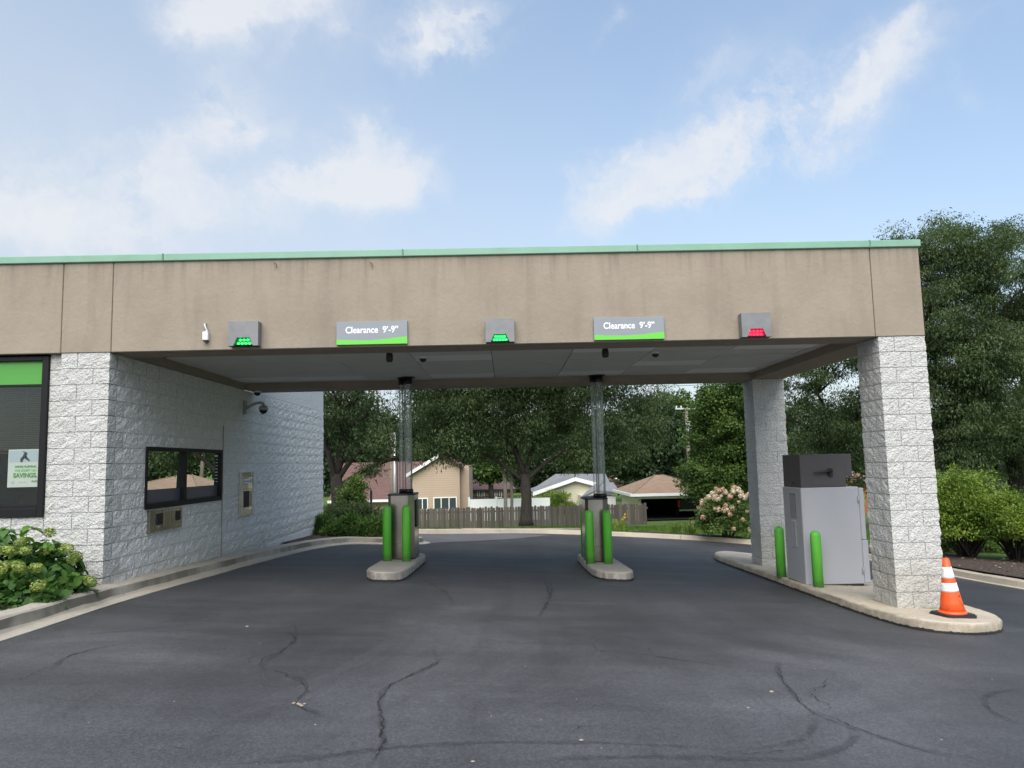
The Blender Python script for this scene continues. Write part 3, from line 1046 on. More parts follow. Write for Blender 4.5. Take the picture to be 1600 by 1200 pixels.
cr = [([(0, 1075), (40, 1060), (75, 1045), (95, 1030), (130, 1018), (200, 1006)], .007, .02), ([(0, 1092), (30, 1094), (60, 1097), (92, 1100)], .006, .02),
      ([(405, 1045), (440, 1051), (465, 1062), (482, 1078), (468, 1090), (459, 1098), (480, 1110), (520, 1124)], .009, .03),
      ([(404, 1044), (410, 1032), (440, 1016), (463, 1003), (455, 990), (430, 984)], .007, .03),
      ([(690, 1030), (665, 1045), (610, 1070), (592, 1088), (597, 1120), (602, 1150), (590, 1175), (575, 1199)], .011, .03),
      ([(200, 1180), (300, 1168), (340, 1172)], .006, .04), ([(560, 1178), (610, 1170), (650, 1162), (652, 1152)], .007, .04),
      ([(380, 1190), (460, 1184), (560, 1174), (640, 1166)], .008, .03),
      ([(1293, 1058), (1285, 1072), (1267, 1080), (1275, 1095), (1296, 1103), (1290, 1115)], .008, .04),
      ([(1215, 1040), (1222, 1062), (1240, 1085), (1258, 1108), (1300, 1122), (1345, 1140), (1400, 1162), (1490, 1188)], .008, .03),
      ([(880, 1150), (905, 1140), (925, 1134), (970, 1132)], .007, .04), ([(800, 1134), (840, 1136), (870, 1142)], .005, .03),
      ([(1080, 1178), (1200, 1176), (1280, 1170)], .006, .03), ([(895, 1018), (960, 1020), (1040, 1028), (1100, 1038)], .006, .03),
      ([(1225, 1112), (1215, 1122), (1205, 1116)], .006, .02), ([(1540, 1098), (1550, 1112), (1600, 1136)], .007, .02),
      ([(860, 906), (862, 925), (850, 955)], .01, .03), ([(700, 1168), (780, 1160)], .006, .03), ([(360, 975), (390, 972), (398, 966)], .006, .02)]
rb = random.Random(41)
for pts, w, wob in list(cr):          # short branches leave the main cracks
    for _ in range(3 if len(pts) > 3 else 1):
        i = rb.randrange(len(pts) - 1)
        t_ = rb.random()
        u0 = pts[i][0] + (pts[i + 1][0] - pts[i][0]) * t_
        v0 = pts[i][1] + (pts[i + 1][1] - pts[i][1]) * t_
        a_ = rb.uniform(0, 6.28)
        br_ = [(u0, v0)]
        for k in range(rb.randint(2, 4)):
            a_ += rb.uniform(-.7, .7)
            u0 += math.cos(a_) * rb.uniform(12, 26); v0 += math.sin(a_) * rb.uniform(4, 9)
            br_.append((u0, min(v0, 1230)))
        cr.append((br_, .004, .03))
for k in range(26):                   # crazing round the broken spot
    a_, l_ = rb.uniform(0, 6.28), rb.uniform(5, 16)
    u0, v0 = 466 + rb.gauss(0, 12), 1100 + rb.gauss(0, 5)
    cr.append(([(u0, v0), (u0 + l_ * math.cos(a_) * .6, v0 + l_ * .4 * math.sin(a_)), (u0 + l_ * math.cos(a_ + .5), v0 + l_ * .4 * math.sin(a_ + .5))], .005, .01))
ribbons('asphalt_crack', cr, M['crack_mark'], 0.007)
sc_ = [([(100, 1046), (150, 1042), (200, 1048)], .03, .01), ([(270, 960), (300, 957), (318, 955)], .03, .01), ([(905, 1010), (900, 1060), (870, 1110), (840, 1140)], .16, .02),
       ([(940, 1010), (915, 1070), (880, 1130)], .05, .02), ([(700, 1150), (860, 1100), (1000, 1040)], .12, .03), ([(300, 1150), (480, 1080), (620, 1000)], .14, .03), ([(430, 1190), (620, 1100), (720, 1020)], .14, .03)]
ribbons('tyre_scuff', sc_, M['scuff_mark'], 0.010)

# little stones and leaf bits lying on the asphalt
mb = MB()
rr = random.Random(3)
spots = [(466, 1101, .03), (471, 1103, .025), (459, 1099, .02), (476, 1100, .015), (386, 979, .022), (1205, 1081, .025), (1169, 1106, .015), (908, 1157, .02), (739, 1190, .015)]
spots += [(rr.uniform(40, 1580), rr.uniform(925, 1195), rr.uniform(.005, .011)) for _ in range(40)]
for (u, v, s) in spots:
    p = gp(u, v)
    if p.x < 0.5 or (9.3 < p.x and p.y > -1.2): continue
    mi = 0 if s > .012 or rr.random() < .5 else 1
    h = s * 0.5
    vs = [(p.x + s * math.cos(a) * rr.uniform(.6, 1), p.y + s * math.sin(a) * rr.uniform(.6, 1), g(p.x, p.y) + 0.002) for a in (0, 1.4, 2.7, 4.1, 5.2)]
    vs.append((p.x, p.y, g(p.x, p.y) + h))
    mb.add(vs, [(0, 1, 5), (1, 2, 5), (2, 3, 5), (3, 4, 5), (4, 0, 5)], mi)
mb.build('loose_gravel', [M['chip_pale'], M['chip_brown']], kind='stuff', label='tiny pale stones and bits scattered over the asphalt', cat='gravel')

# ------------------------------------------------------------------ the bank building with its drive-through canopy
ZB = 3.2          # underside of the canopy
H = 0.2032        # block course
BL, BW = 0.4064, 0.2032
S = BL + BW
W0 = 9.93         # left face of the right hand columns
YF = 5.70         # back of the canopy
FT = ZB + 1.19    # top of the stucco fascia
bank = empty('bank_building', (0, 0, 0), 'beige stucco bank building with white split block walls and a flat drive-through canopy', 'building')


def rough_block(lx, ly, lz, ex, seed, amp=0.015, gap=0.0045):
    """block from 0..l on each axis; ex = exposed sides among '-x','+x','-y','+y'; lattice about 5 cm"""
    nx, ny, nz = max(2, round(lx / .055)), max(2, round(ly / .055)), 4
    rr = random.Random(seed)
    off = Vector((rr.uniform(0, 90), rr.uniform(0, 90), rr.uniform(0, 90)))
    V, idx, F, SMO = [], {}, [], []
    g0 = gap

    def vert(i, j, k):
        key = (i, j, k)
        if key in idx: return idx[key]
        x = g0 + (lx - 2 * g0) * i / nx if True else 0
        y = g0 + (ly - 2 * g0) * j / ny
        z = g0 + (lz - 2 * g0) * k / nz
        onx, ony = (i == 0 and '-x' in ex, i == nx and '+x' in ex), (j == 0 and '-y' in ex, j == ny and '+y' in ex)
        fz = 0.0 if k in (0, nz) else 1.0
        # joints at ends that are not exposed stay flat
        fx = 0.0 if ((i == 0 and '-x' not in ex) or (i == nx and '+x' not in ex)) else 1.0
        fy = 0.0 if ((j == 0 and '-y' not in ex) or (j == ny and '+y' not in ex)) else 1.0
        n1 = noise.noise(off + Vector((x, y, z)) * 10) * 0.8 + noise.noise(off + Vector((x, y, z)) * 24) * 0.7
        a = amp * (0.40 + n1) * fz
        e_ = .005
        if onx[0]: x -= a * fy + e_ * (1 - fz * fy)
        if onx[1]: x += a * fy + e_ * (1 - fz * fy)
        if ony[0]: y -= a * fx + e_ * (1 - fz * fx)
        if ony[1]: y += a * fx + e_ * (1 - fz * fx)
        idx[key] = len(V)
        V.append((x, y, z))
        return idx[key]
    for j in range(ny):
        for k in range(nz):
            if '-x' in ex: F.append((vert(0, j, k), vert(0, j, k + 1), vert(0, j + 1, k + 1), vert(0, j + 1, k)))
            if '+x' in ex: F.append((vert(nx, j, k), vert(nx, j + 1, k), vert(nx, j + 1, k + 1), vert(nx, j, k + 1)))
    for i in range(nx):
        for k in range(nz):
            if '-y' in ex: F.append((vert(i, 0, k), vert(i + 1, 0, k), vert(i + 1, 0, k + 1), vert(i, 0, k + 1)))
            if '+y' in ex: F.append((vert(i, ny, k), vert(i, ny, k + 1), vert(i + 1, ny, k + 1), vert(i + 1, ny, k)))
    # plain core giving the joints their sides
    b = len(V)
    m = 0.003
    x0 = g0 + (0.0 if '-x' in ex else 0); x1 = lx - g0
    for p in ((g0, g0, g0), (x1, g0, g0), (x1, ly - g0, g0), (g0, ly - g0, g0), (g0, g0, lz - g0), (x1, g0, lz - g0), (x1, ly - g0, lz - g0), (g0, ly - g0, lz - g0)):
        V.append(p)
    F += [(b, b + 3, b + 2, b + 1), (b + 4, b + 5, b + 6, b + 7)]
    if '-y' not in ex: F.append((b, b + 1, b + 5, b + 4))
    if '+x' not in ex: F.append((b + 1, b + 2, b + 6, b + 5))
    if '+y' not in ex: F.append((b + 2, b + 3, b + 7, b + 6))
    if '-x' not in ex: F.append((b + 3, b, b + 4, b + 7))
    me = bpy.data.meshes.new('block')
    me.from_pydata(V, [], F)
    return me


_bm = {}


def block_mesh(lx, ly, ex, material, nvar=5):
    key = (round(lx, 3), round(ly, 3), tuple(sorted(ex)), material.name)
    if key not in _bm:
        L_ = []
        for s in range(nvar):
            me = rough_block(lx, ly, H, ex, hash(str(key)) % 1000 + s if False else int(lx * 1000 + ly * 77) + s * 13 + len(ex))
            me.materials.append(material)
            L_.append(me)
        _bm[key] = L_
    return random.choice(_bm[key])


def put_block(parent, x, y, z, lx, ly, ex, material):
    o = bpy.data.objects.new('block', block_mesh(lx, ly, ex, material))
    COL.objects.link(o)
    o.parent = parent
    p = parent
    q = Vector((x, y, z))
    while p is not None:
        q -= p.location
        p = p.parent
    o.location = q
    return o


PB, PW = M['painted_split_block'], M['painted_split_block_wall']


def column(x0, y0, ncourse, label):
    c = empty('column', (x0 + S / 2, y0 + S / 2, ZB - ncourse * H), parent=bank, label=label)
    m = MB().box(x0 + .012, y0 + .012, ZB - ncourse * H - .02, x0 + S - .012, y0 + S - .012, ZB)
    m.build('mortar', M['mortar'], c)
    for k in range(ncourse):
        z = ZB - (k + 1) * H
        if k % 2 == 1:
            put_block(c, x0, y0, z, BL, BW, ('-x', '-y'), PB)
            put_block(c, x0 + BL, y0, z, BW, BL, ('+x', '-y'), PB)
            put_block(c, x0 + BW, y0 + BL, z, BL, BW, ('+x', '+y'), PB)
            put_block(c, x0, y0 + BW, z, BW, BL, ('-x', '+y'), PB)
        else:
            put_block(c, x0, y0, z, BW, BL, ('-x', '-y'), PB)
            put_block(c, x0 + BW, y0, z, BL, BW, ('+x', '-y'), PB)
            put_block(c, x0 + BL, y0 + BW, z, BW, BL, ('+x', '+y'), PB)
            put_block(c, x0, y0 + BL, z, BL, BW, ('-x', '+y'), PB)
    return c


column(W0, 0.0, 17, 'near column of white split-face blocks at the front of the island')
column(W0, YF - S - 0.02, 18, 'shaded column of white split-face blocks at the back of the island')

# window openings of the side wall (y, z) and the slots cut out of the block courses
wt0, wt1 = atx(228, 697, 0), atx(345, 703.5, 0)
wb0, wb1 = atx(225, 797, 0), atx(345, 781, 0)
TW = (min(wt0.y, wb0.y), max(wt1.y, wb1.y), (wb0.z + wb1.z) / 2, (wt0.z + wt1.z) / 2)   # y0 y1 z0 z1

YE = 11.55
# the pier at the corner
pier = empty('corner_pier', (-S / 2, S / 2, ZB - 17 * H), parent=bank)
MB().box(-S + .012, .012, ZB - 17 * H, -.10, .10, ZB).build('mortar', M['mortar'], pier)
for k in range(17):
    z = ZB - (k + 1) * H
    if k % 2 == 0:
        put_block(pier, -S, 0, z, BW, 0.3, ('-y', '-x'), PB)
        put_block(pier, -BL, 0, z, BL, BW, ('-y', '+x'), PW if False else PB)
    else:
        put_block(pier, -S, 0, z, BL, 0.3, ('-y', '-x'), PB)
        put_block(pier, -BW, 0, z, BW, BL, ('-y', '+x'), PB)
# the long side wall facing the lane
side = empty('side_wall', (-0.1, YE / 2, ZB - 18 * H), parent=bank)
MB().box(-.3, BW, ZB - 18 * H, -.012, TW[0], ZB).box(-.3, TW[1], ZB - 18 * H, -.012, YE - .012, ZB).box(-.3, TW[0], ZB - 18 * H, -.012, TW[1], TW[2]).box(-.3, TW[0], TW[3], -.012, TW[1], ZB).box(-.3, TW[0], TW[2], -.2, TW[1], TW[3]).build('mortar', M['mortar'], side)
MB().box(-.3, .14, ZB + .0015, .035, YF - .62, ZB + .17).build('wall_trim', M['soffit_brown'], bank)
far_v, far_f = [], []
cnt = 0
for k in range(18):
    z = ZB - (k + 1) * H
    y = BW if k % 2 == 0 else BL
    while y < YE - 0.02:
        ly = min(BL, YE - y)
        cut = None
        y1 = y + ly
        zc = z + H / 2
        skip = False
        if TW[2] - .0 < zc < TW[3] and y1 > TW[0] and y < TW[1]:
            skip = True
            if y < TW[0] - .03:
                put_block(side, -0.15, y, z, 0.15, TW[0] - y, ('+x',), PW)
            if y1 > TW[1] + .03:
                put_block(side, -0.15, TW[1], z, 0.15, y1 - TW[1], ('+x',), PW)
        if not skip:
            if y < 5.9 and ly > .05:
                put_block(side, -0.15, y, z, 0.15, ly, ('+x',) if y1 < YE - .03 else ('+x', '+y'), PW)
                cnt += 1
            elif ly > .05:
                me = block_mesh(0.15, ly, ('+x',) if y1 < YE - .03 else ('+x', '+y'), PW)
                b = len(far_v)
                far_v += [(v.co.x - .15, v.co.y + y, v.co.z + z) for v in me.vertices]
                far_f += [tuple(b + i for i in p.vertices) for p in me.polygons]
        y = y1
me = bpy.data.meshes.new('far_blocks')
me.from_pydata(far_v, [], far_f)
me.materials.append(PW)
link('far_blocks', me, side, kind='stuff')
# upper courses of the wall behind the canopy, out in the open
k = 0
for k in range(6):
    pass
MB().box(-.3, YF + .02, ZB + .001, -.004, YE, ZB + 1.05).build('parapet', PW, bank)
# smooth footing that shows as the lane falls away
mb = MB()
ys = [6.5 + i * 0.5 for i in range(11)]
for y in ys:
    z = g(0, y) + .16 + 0.0
    mb.v += [(0.012, y, z - .3), (0.012, y, z + 0.02 + (y - 6.5) * .035), (-0.02, y, z + .02 + (y - 6.5) * .035)]
for i in range(len(ys) - 1):
    for j in range(2):
        mb.f.append((i * 3 + j, (i + 1) * 3 + j, (i + 1) * 3 + j + 1, i * 3 + j + 1)); mb.m.append(0); mb.sm.append(False)
mb.build('footing', M['mortar'], bank)

# front wall left of the pier, with the office window
yw = 0.09
fr = at(78, 556, yw)
fb = at(70, 808, yw)
WX1 = (fr.x + fb.x) / 2
WZ1, WZ0 = at(60, 557, yw).z, at(40, 808, yw).z
WX0 = -3.4
front = empty('front_wall', (-2, yw, 0), parent=bank)
MB().box(-6.5, yw + .02, -.6, WX0, .35, ZB).box(WX1, yw + .02, -.6, -.30, .35, ZB).box(WX0, yw + .02, -.6, WX1, .35, WZ0).build('mortar', M['mortar'], front)
for k in range(17):
    z = ZB - (k + 1) * H
    x = -S
    j = 0
    while x > -4.2:
        lx = BL if (j or k % 2) else BW
        x0 = x - lx
        if z + H < WZ0 + .05:
            put_block(front, x0, yw, z, lx, .15, ('-y',), PB)
        elif x > WX1 and z < WZ1 + 0.1:
            xx = max(x0, WX1)
            if x - xx > .03: put_block(front, xx, yw, z, x - xx, .15, ('-y',), PB)
        elif z >= WZ1 + .1:
            put_block(front, x0, yw, z, lx, .15, ('-y',), PB)
        x = x0
        j += 1
win = empty('office_window', ((WX0 + WX1) / 2, yw, (WZ0 + WZ1) / 2), parent=bank)
fw_ = 0.085
m = MB()
y0, y1 = yw - 0.035, yw + .10
m.box(WX1 - fw_, y0, WZ0, WX1, y1, WZ1, 0, .006).box(WX0, y0, WZ0, WX0 + fw_, y1, WZ1, 0, .006)
m.box(WX0 + fw_, y0 + .001, WZ1 - .06, WX1 - fw_, y1, WZ1, 0, .006).box(WX0 + fw_, y0 + .001, WZ0, WX1 - fw_, y1, WZ0 + .11, 0, .006)
m.box(WX0 + fw_, y0 + .03, WZ0 + .115, WX1 - fw_, y1 - .02, WZ0 + .145, 0)
m.build('frame', M['black_frame'], win)
bz1 = at(60, 565, yw).z
bz0 = at(60, 600, yw).z
MB().box(WX0 + fw_, yw + .012, bz0, WX1 - fw_ - .0, yw + .05, WZ1 - .06).build('green_band', M['lime_band'], win)
MB().box(WX0 + fw_, yw + .005, bz0 - .028, WX1 - fw_, yw + .052, bz0 - .001).build('transom_bar', M['black_frame'], win)
MB().box(WX0 + fw_, yw + .03, WZ0 + .11, WX1 - fw_, yw + .036, bz0 - .028).build('glass_pane', M['office_glass'], win)
# blinds
zb = at(40, 706, yw + .1).z
m = MB()
z = bz0 - .05
while z > zb:
    m.add([(WX0 + .1, yw + .10, z), (WX1 - .11, yw + .10, z), (WX1 - .11, yw + .122, z + .012), (WX0 + .1, yw + .122, z + .012)], [(0, 1, 2, 3)])
    z -= .0235
m.box(WX0 + .1, yw + .10, z - .012, WX1 - .11, yw + .125, z + .004)
for xx in (WX1 - .35, WX1 - 1.1):
    m.box(xx, yw + .098, z, xx + .006, yw + .1, bz0 - .05)
m.build('blind', M['blind_slat'], win, kind='stuff')
# room behind the glass
m = MB()
m.box(-6.4, 3.2, -.3, -.35, 3.25, ZB).box(-6.4, .36, -.4, -.35, 3.2, -.3)
m.build('interior_wall', M['interior_wall'], bank)
MB().box(-6.4, .36, ZB - .05, -.3, 11.5, ZB).build('interior_ceiling', M['interior_dark'], bank)
m = MB()
m.box(-2.2, .9, -.3, -.9, 1.5, .45, 0, .01)
m.build('counter', M['bronze_frame'], bank)
m = MB()
p0 = at(33, 776, .3); p1 = at(33, 793, .3)
m.tube([(p0.x, .33, p0.z), (p0.x, .27, p0.z), (p1.x, .27, p1.z), (p1.x, .33, p1.z)], .008, 8)
m.build('handle_reflection', M['bright_steel'], bank)  # solid bar standing in for a handle-shaped reflection in the glass
# bank body behind and to the left
MB().box(-6.5, .36, -.6, -6.4, YE, FT - .05).box(-6.4, YE - .2, -.6, -.02, YE - .005, FT - .05).build('rear_wall', M['mortar'], bank)
MB().box(-9.0, .02, FT - .15, -.31, YE, FT - .05).build('roof', M['soffit_brown'], bank)

# teller window in the side wall
tw = empty('teller_window', (0, (TW[0] + TW[1]) / 2, (TW[2] + TW[3]) / 2), parent=bank)
a, b, c_, d_ = TW
m = MB()
f = .07
m.box(-.12, a, c_, .022, a + f * .6, d_).box(-.12, b - f, c_, .022, b, d_).box(-.12, a + f * .6, d_ - .06, .02, b - f, d_).box(-.12, a + f * .6, c_, .03, b - f, c_ + .075)
mid = atx(289, 740, 0).y
m.box(-.10, mid - .05, c_ + .075, .012, mid + .05, d_ - .06)
m.build('frame', M['black_frame'], tw)
for (ya_, yb_, xo) in ((a + f * .6, mid - .05, -.055), (mid + .05, b - f, -.045)):    # the panes lean out a little at the top
    MB().prism([(xo - .009, c_ + .07), (xo + .000, c_ + .07), (xo + .0175, d_ - .055), (xo + .0085, d_ - .055)], ya_ - .01, yb_ + .01, axis='y').build('glass_pane', M['teller_glass'], tw)
for (ya_, yb_, xo) in ((a + f * .6, mid - .05, -.055), (mid + .05, b - f, -.045)):
    MB().prism([(xo + .0008, c_ + .075), (xo + .0026, c_ + .075), (xo + .0068, c_ + .27), (xo + .005, c_ + .27)], ya_, yb_, axis='y').build('lower_band', M['band_grey'], tw)  # blue-grey strip across the foot of each pane
m = MB()
hh = atx(335, 712, 0)
for i in range(9):
    wl = .14 if i == 0 else random.uniform(.05, .10)
    z = d_ - .12 - i * .055
    m.box(-.0262 + .0, b - f - .04 - wl, z, -.0258, b - f - .04, z + (.028 if i == 0 else .012))
m.build('hours_lettering', M['sign_white'], tw, kind='stuff')

MB().box(.004, b + .03, g(0, b) + .1, .0165, b + .042, atx(350, 665, 0).z).build('control_joint', M['soffit_brown'], bank)
# deal drawer under the window
q = [atx(232, 800, 0.03), atx(283, 789, 0.03), atx(233, 834, 0.03), atx(283, 823, 0.03)]
dy0, dy1 = (q[0].y + q[2].y) / 2, (q[1].y + q[3].y) / 2
dz1, dz0 = (q[0].z + q[1].z) / 2, (q[2].z + q[3].z) / 2
dr = empty('deal_drawer', (0.03, (dy0 + dy1) / 2, (dz0 + dz1) / 2), parent=bank)
MB().box(-.02, dy0, dz0, .045, dy1, dz1, 0, .004).build('face_plate', M['brushed_steel'], dr)
L_ = dy1 - dy0
MB().box(.0455, dy0 + L_ * .36, dz0 + .07, .07, dy0 + L_ * .55, dz1 - .03, 0, .004).build('drawer_door', M['brushed_steel'], dr)
MB().box(.0455, dy0 + L_ * .56, dz0 + .07, .066, dy0 + L_ * .73, dz1 - .03, 0, .004).build('drawer_door', M['brushed_steel'], dr)
MB().box(.0455, dy0 + L_ * .18, dz0 + .10, .055, dy0 + L_ * .34, dz1 - .06).build('speaker_grille', M['dark_slot'], dr)
MB().box(.0455, dy0 + L_ * .78, dz0 + .12, .055, dy0 + L_ * .93, dz1 - .06).build('speaker_grille', M['dark_slot'], dr)
MB().tube([(.046, dy0 + L_ * .24, dz0 + .07), (.056, dy0 + L_ * .24, dz0 + .07)], .012, 10).build('call_button', M['bright_steel'], dr)

# night deposit slot
q = [atx(375, 737, 0.03), atx(393, 738, 0.03), atx(375, 807, 0.03), atx(393, 804, 0.03)]
dy0, dy1 = (q[0].y + q[2].y) / 2, (q[1].y + q[3].y) / 2
dz1, dz0 = (q[0].z + q[1].z) / 2, (q[2].z + q[3].z) / 2
nd_ = empty('deposit_unit', (0.03, (dy0 + dy1) / 2, (dz0 + dz1) / 2), parent=bank)
L_, Z_ = dy1 - dy0, dz1 - dz0
m = MB().box(-.02, dy0, dz0, .03, dy1, dz1, 0, .004)
m.box(.03, dy0, dz0, .065, dy0 + .09, dz1, 0, .004).box(.03, dy1 - .09, dz0, .065, dy1, dz1, 0, .004).box(.03, dy0 + .09, dz0, .06, dy1 - .09, dz0 + .12, 0, .004).box(.03, dy0 + .09, dz1 - .1, .06, dy1 - .09, dz1, 0, .004)
m.build('face_plate', M['bright_steel'], nd_)
MB().box(.0305, dy0 + .13, dz0 + .16, .036, dy1 - .13, dz0 + Z_ * .56).build('deposit_slot', M['dark_slot'], nd_)
MB().box(.0305, dy0 + .10, dz0 + Z_ * .60, .05, dy1 - .10, dz0 + Z_ * .63).build('handle', M['bright_steel'], nd_)
MB().box(.0305, dy0 + .11, dz0 + Z_ * .74, .034, dy1 - .11, dz0 + Z_ * .84).build('paper_notice', M['sign_white'], nd_)
MB().box(.0342, dy0 + .13, dz0 + Z_ * .77, .0348, dy1 - .13, dz0 + Z_ * .80).build('blue_stripe', M['blue_label'], nd_)

# fascia of beige stucco panels with open joints
jx = [-9.0, at(98, 480, 0).x, at(176, 480, 0).x, at(1362.5, 455, 0).x, W0 + S]
for i in range(4):
    x0 = jx[i] + (0.004 if i else 0)
    x1 = jx[i + 1] - (0.004 if i < 3 else 0)
    MB().box(x0, -.012, ZB, x1, .10, FT, 0, .007).build('fascia_panel', M['beige_stucco'], bank)
MB().box(-9, .10, ZB + .02, W0 + S - .12, .14, FT - .01).build('fascia_backing', M['beige_stucco'], bank)
MB().box(W0 + S - .11, .10, ZB, W0 + S, YF, FT, 0, .006).build('fascia_panel', M['beige_stucco'], bank)
MB().box(0, YF - .11, ZB, W0 + S - .11, YF, FT, 0, .006).build('fascia_panel', M['beige_stucco'], bank)
# beams (their undersides are the brown soffits)
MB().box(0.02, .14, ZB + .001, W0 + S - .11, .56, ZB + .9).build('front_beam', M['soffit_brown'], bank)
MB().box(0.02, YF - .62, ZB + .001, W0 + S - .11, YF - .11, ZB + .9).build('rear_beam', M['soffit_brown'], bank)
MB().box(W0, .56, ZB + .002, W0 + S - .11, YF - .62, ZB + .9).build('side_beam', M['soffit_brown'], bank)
MB().box(0.0, .14, FT - .12, W0 + S - .11, YF - .11, FT - .06).build('canopy_roof', M['ceiling_gap'], bank)
ZC = ZB + .13
MB().box(0, .56, ZC + .02, W0, YF - .62, ZC + .03).build('ceiling_grid', M['ceiling_gap'], bank)
# ceiling tiles, two feet by four
xs = [0.0]
while xs[-1] < W0 - .01: xs.append(min(W0, xs[-1] + 1.22))
ysl = [.56]
while ysl[-1] < YF - .63: ysl.append(min(YF - .62, ysl[-1] + .61))
pale = {(1, 6), (3, 6), (5, 1), (5, 6), (7, 1), (7, 6), (3, 2), (0, 6), (6, 4)}
rr = random.Random(5)
for i in range(len(xs) - 1):
    for j in range(len(ysl) - 1):
        dz = rr.uniform(-.004, .004)
        gp_ = .006
        MB().box(xs[i] + gp_, ysl[j] + gp_, ZC + dz, xs[i + 1] - gp_, ysl[j + 1] - gp_, ZC + .015 + dz).build(
            'light_panel' if (i, j) in pale else 'ceiling_tile', M['ceiling_tile_pale' if (i, j) in pale else 'ceiling_tile'], bank)
# green metal coping, in lengths
cx = [-9.0, at(-40, 400, 0).x, at(257, 398, 0).x, at(630, 393, 0).x, at(995, 386, 0).x, at(1357, 380, 0).x, W0 + S + .025]
for i in range(6):
    MB().box(cx[i] + .003, -.045, FT - .012, cx[i + 1] - .003, .35, FT + .082, 0, .008).build('coping', M['green_coping'], bank)
    if 0 < i:
        MB().box(cx[i] - .012, -.048, FT - .014, cx[i] + .0025, .35, FT + .085).build('coping_seam', M['coping_seam'], bank)
MB().box(W0 + S - .25, .352, FT - .012, W0 + S + .025, YF + .03, FT + .082).build('coping', M['green_coping'], bank)
MB().box(0, YF - .25, FT - .011, W0 + S - .252, YF + .03, FT + .081).build('coping', M['green_coping'], bank)
MB().box(-.3, YF + .032, FT - .011, .03, YE + .03, FT + .081).build('coping', M['green_coping'], bank)
# small rusty hooks left in the stucco
for (u, v) in ((432, 414), (581, 413)):
    p = at(u, v, -.012)
    MB().tube([(p.x - .02, -.012, p.z + .03), (p.x - .02, -.04, p.z + .02), (p.x + .012, -.045, p.z), (p.x + .012, -.04, p.z - .035), (p.x - .01, -.04, p.z - .035)], .005, 6).build('rusty_hook', M['rust'], bank)


# ------------------------------------------------------------------ things fixed to the canopy
def text(name, body, loc, size, material, parent, rot=(math.pi / 2, 0, 0), sx=0.82, bold=0.012, align='CENTER', shear=0.0):
    c = bpy.data.curves.new(name, 'FONT')
    c.body = body
    c.size = size
    c.offset = bold * size
    c.align_x = align
    c.extrude = 0.0012
    c.shear = shear
    c.materials.append(material)
    o = bpy.data.objects.new(name, c)
    COL.objects.link(o)
    # make it a mesh so that it carries its own geometry
    dg = bpy.context.evaluated_depsgraph_get()
    me = bpy.data.meshes.new_from_object(o.evaluated_get(dg))
    me.name = name
    bpy.data.objects.remove(o)
    o = bpy.data.objects.new(name, me)
    COL.objects.link(o)
    o.parent = parent
    q, p = Vector(loc), parent
    while p is not None:
        q -= p.location
        p = p.parent
    o.location = q
    o.rotation_euler = rot
    o.scale = (sx, 1, 1)
    return o


def clearance_sign(u0, u1, v0, v1, label):
    a, b = at(u0, (v0 + v1) / 2, -.06), at(u1, (v0 + v1) / 2, -.06)
    zt, zb = at((u0 + u1) / 2, v0, -.06).z, at((u0 + u1) / 2, v1, -.06).z
    x0, x1 = a.x, b.x
    t = empty('clearance_sign', ((x0 + x1) / 2, -.04, zb), label, 'sign', 'clearance signs on the canopy')
    MB().box(x0, -.058, zb, x1, -.013, zt, 0, .003).build('panel', M['sign_grey'], t)
    w, h = x1 - x0, zt - zb
    n = 16
    lo = [(x0 + .003 + (w - .006) * i / n, zb + .003) for i in range(n + 1)]
    up = [(x0 + .003 + (w - .006) * i / n, zb + h * (0.235 - 0.06 * math.sin(math.pi * min(1, (i / n) * 1.15)) + 0.08 * (i / n) ** 3)) for i in range(n + 1)]
    MB().prism(lo + up[::-1], -.0605, -.0581, axis='y').build('lime_swoosh', M['sign_lime'], t)
    text('lettering', 'Clearance  9\u2019-9\u201d', ((x0 + x1) / 2, -.0592, zb + h * .50), h * .40, M['sign_white'], t, sx=0.86, bold=0.018)
    return t


clearance_sign(525.5, 636.5, 502, 538, 'grey and lime clearance sign on the fascia over the left island')
clearance_sign(928, 1038, 495.5, 530.5, 'grey and lime clearance sign on the fascia over the right island')


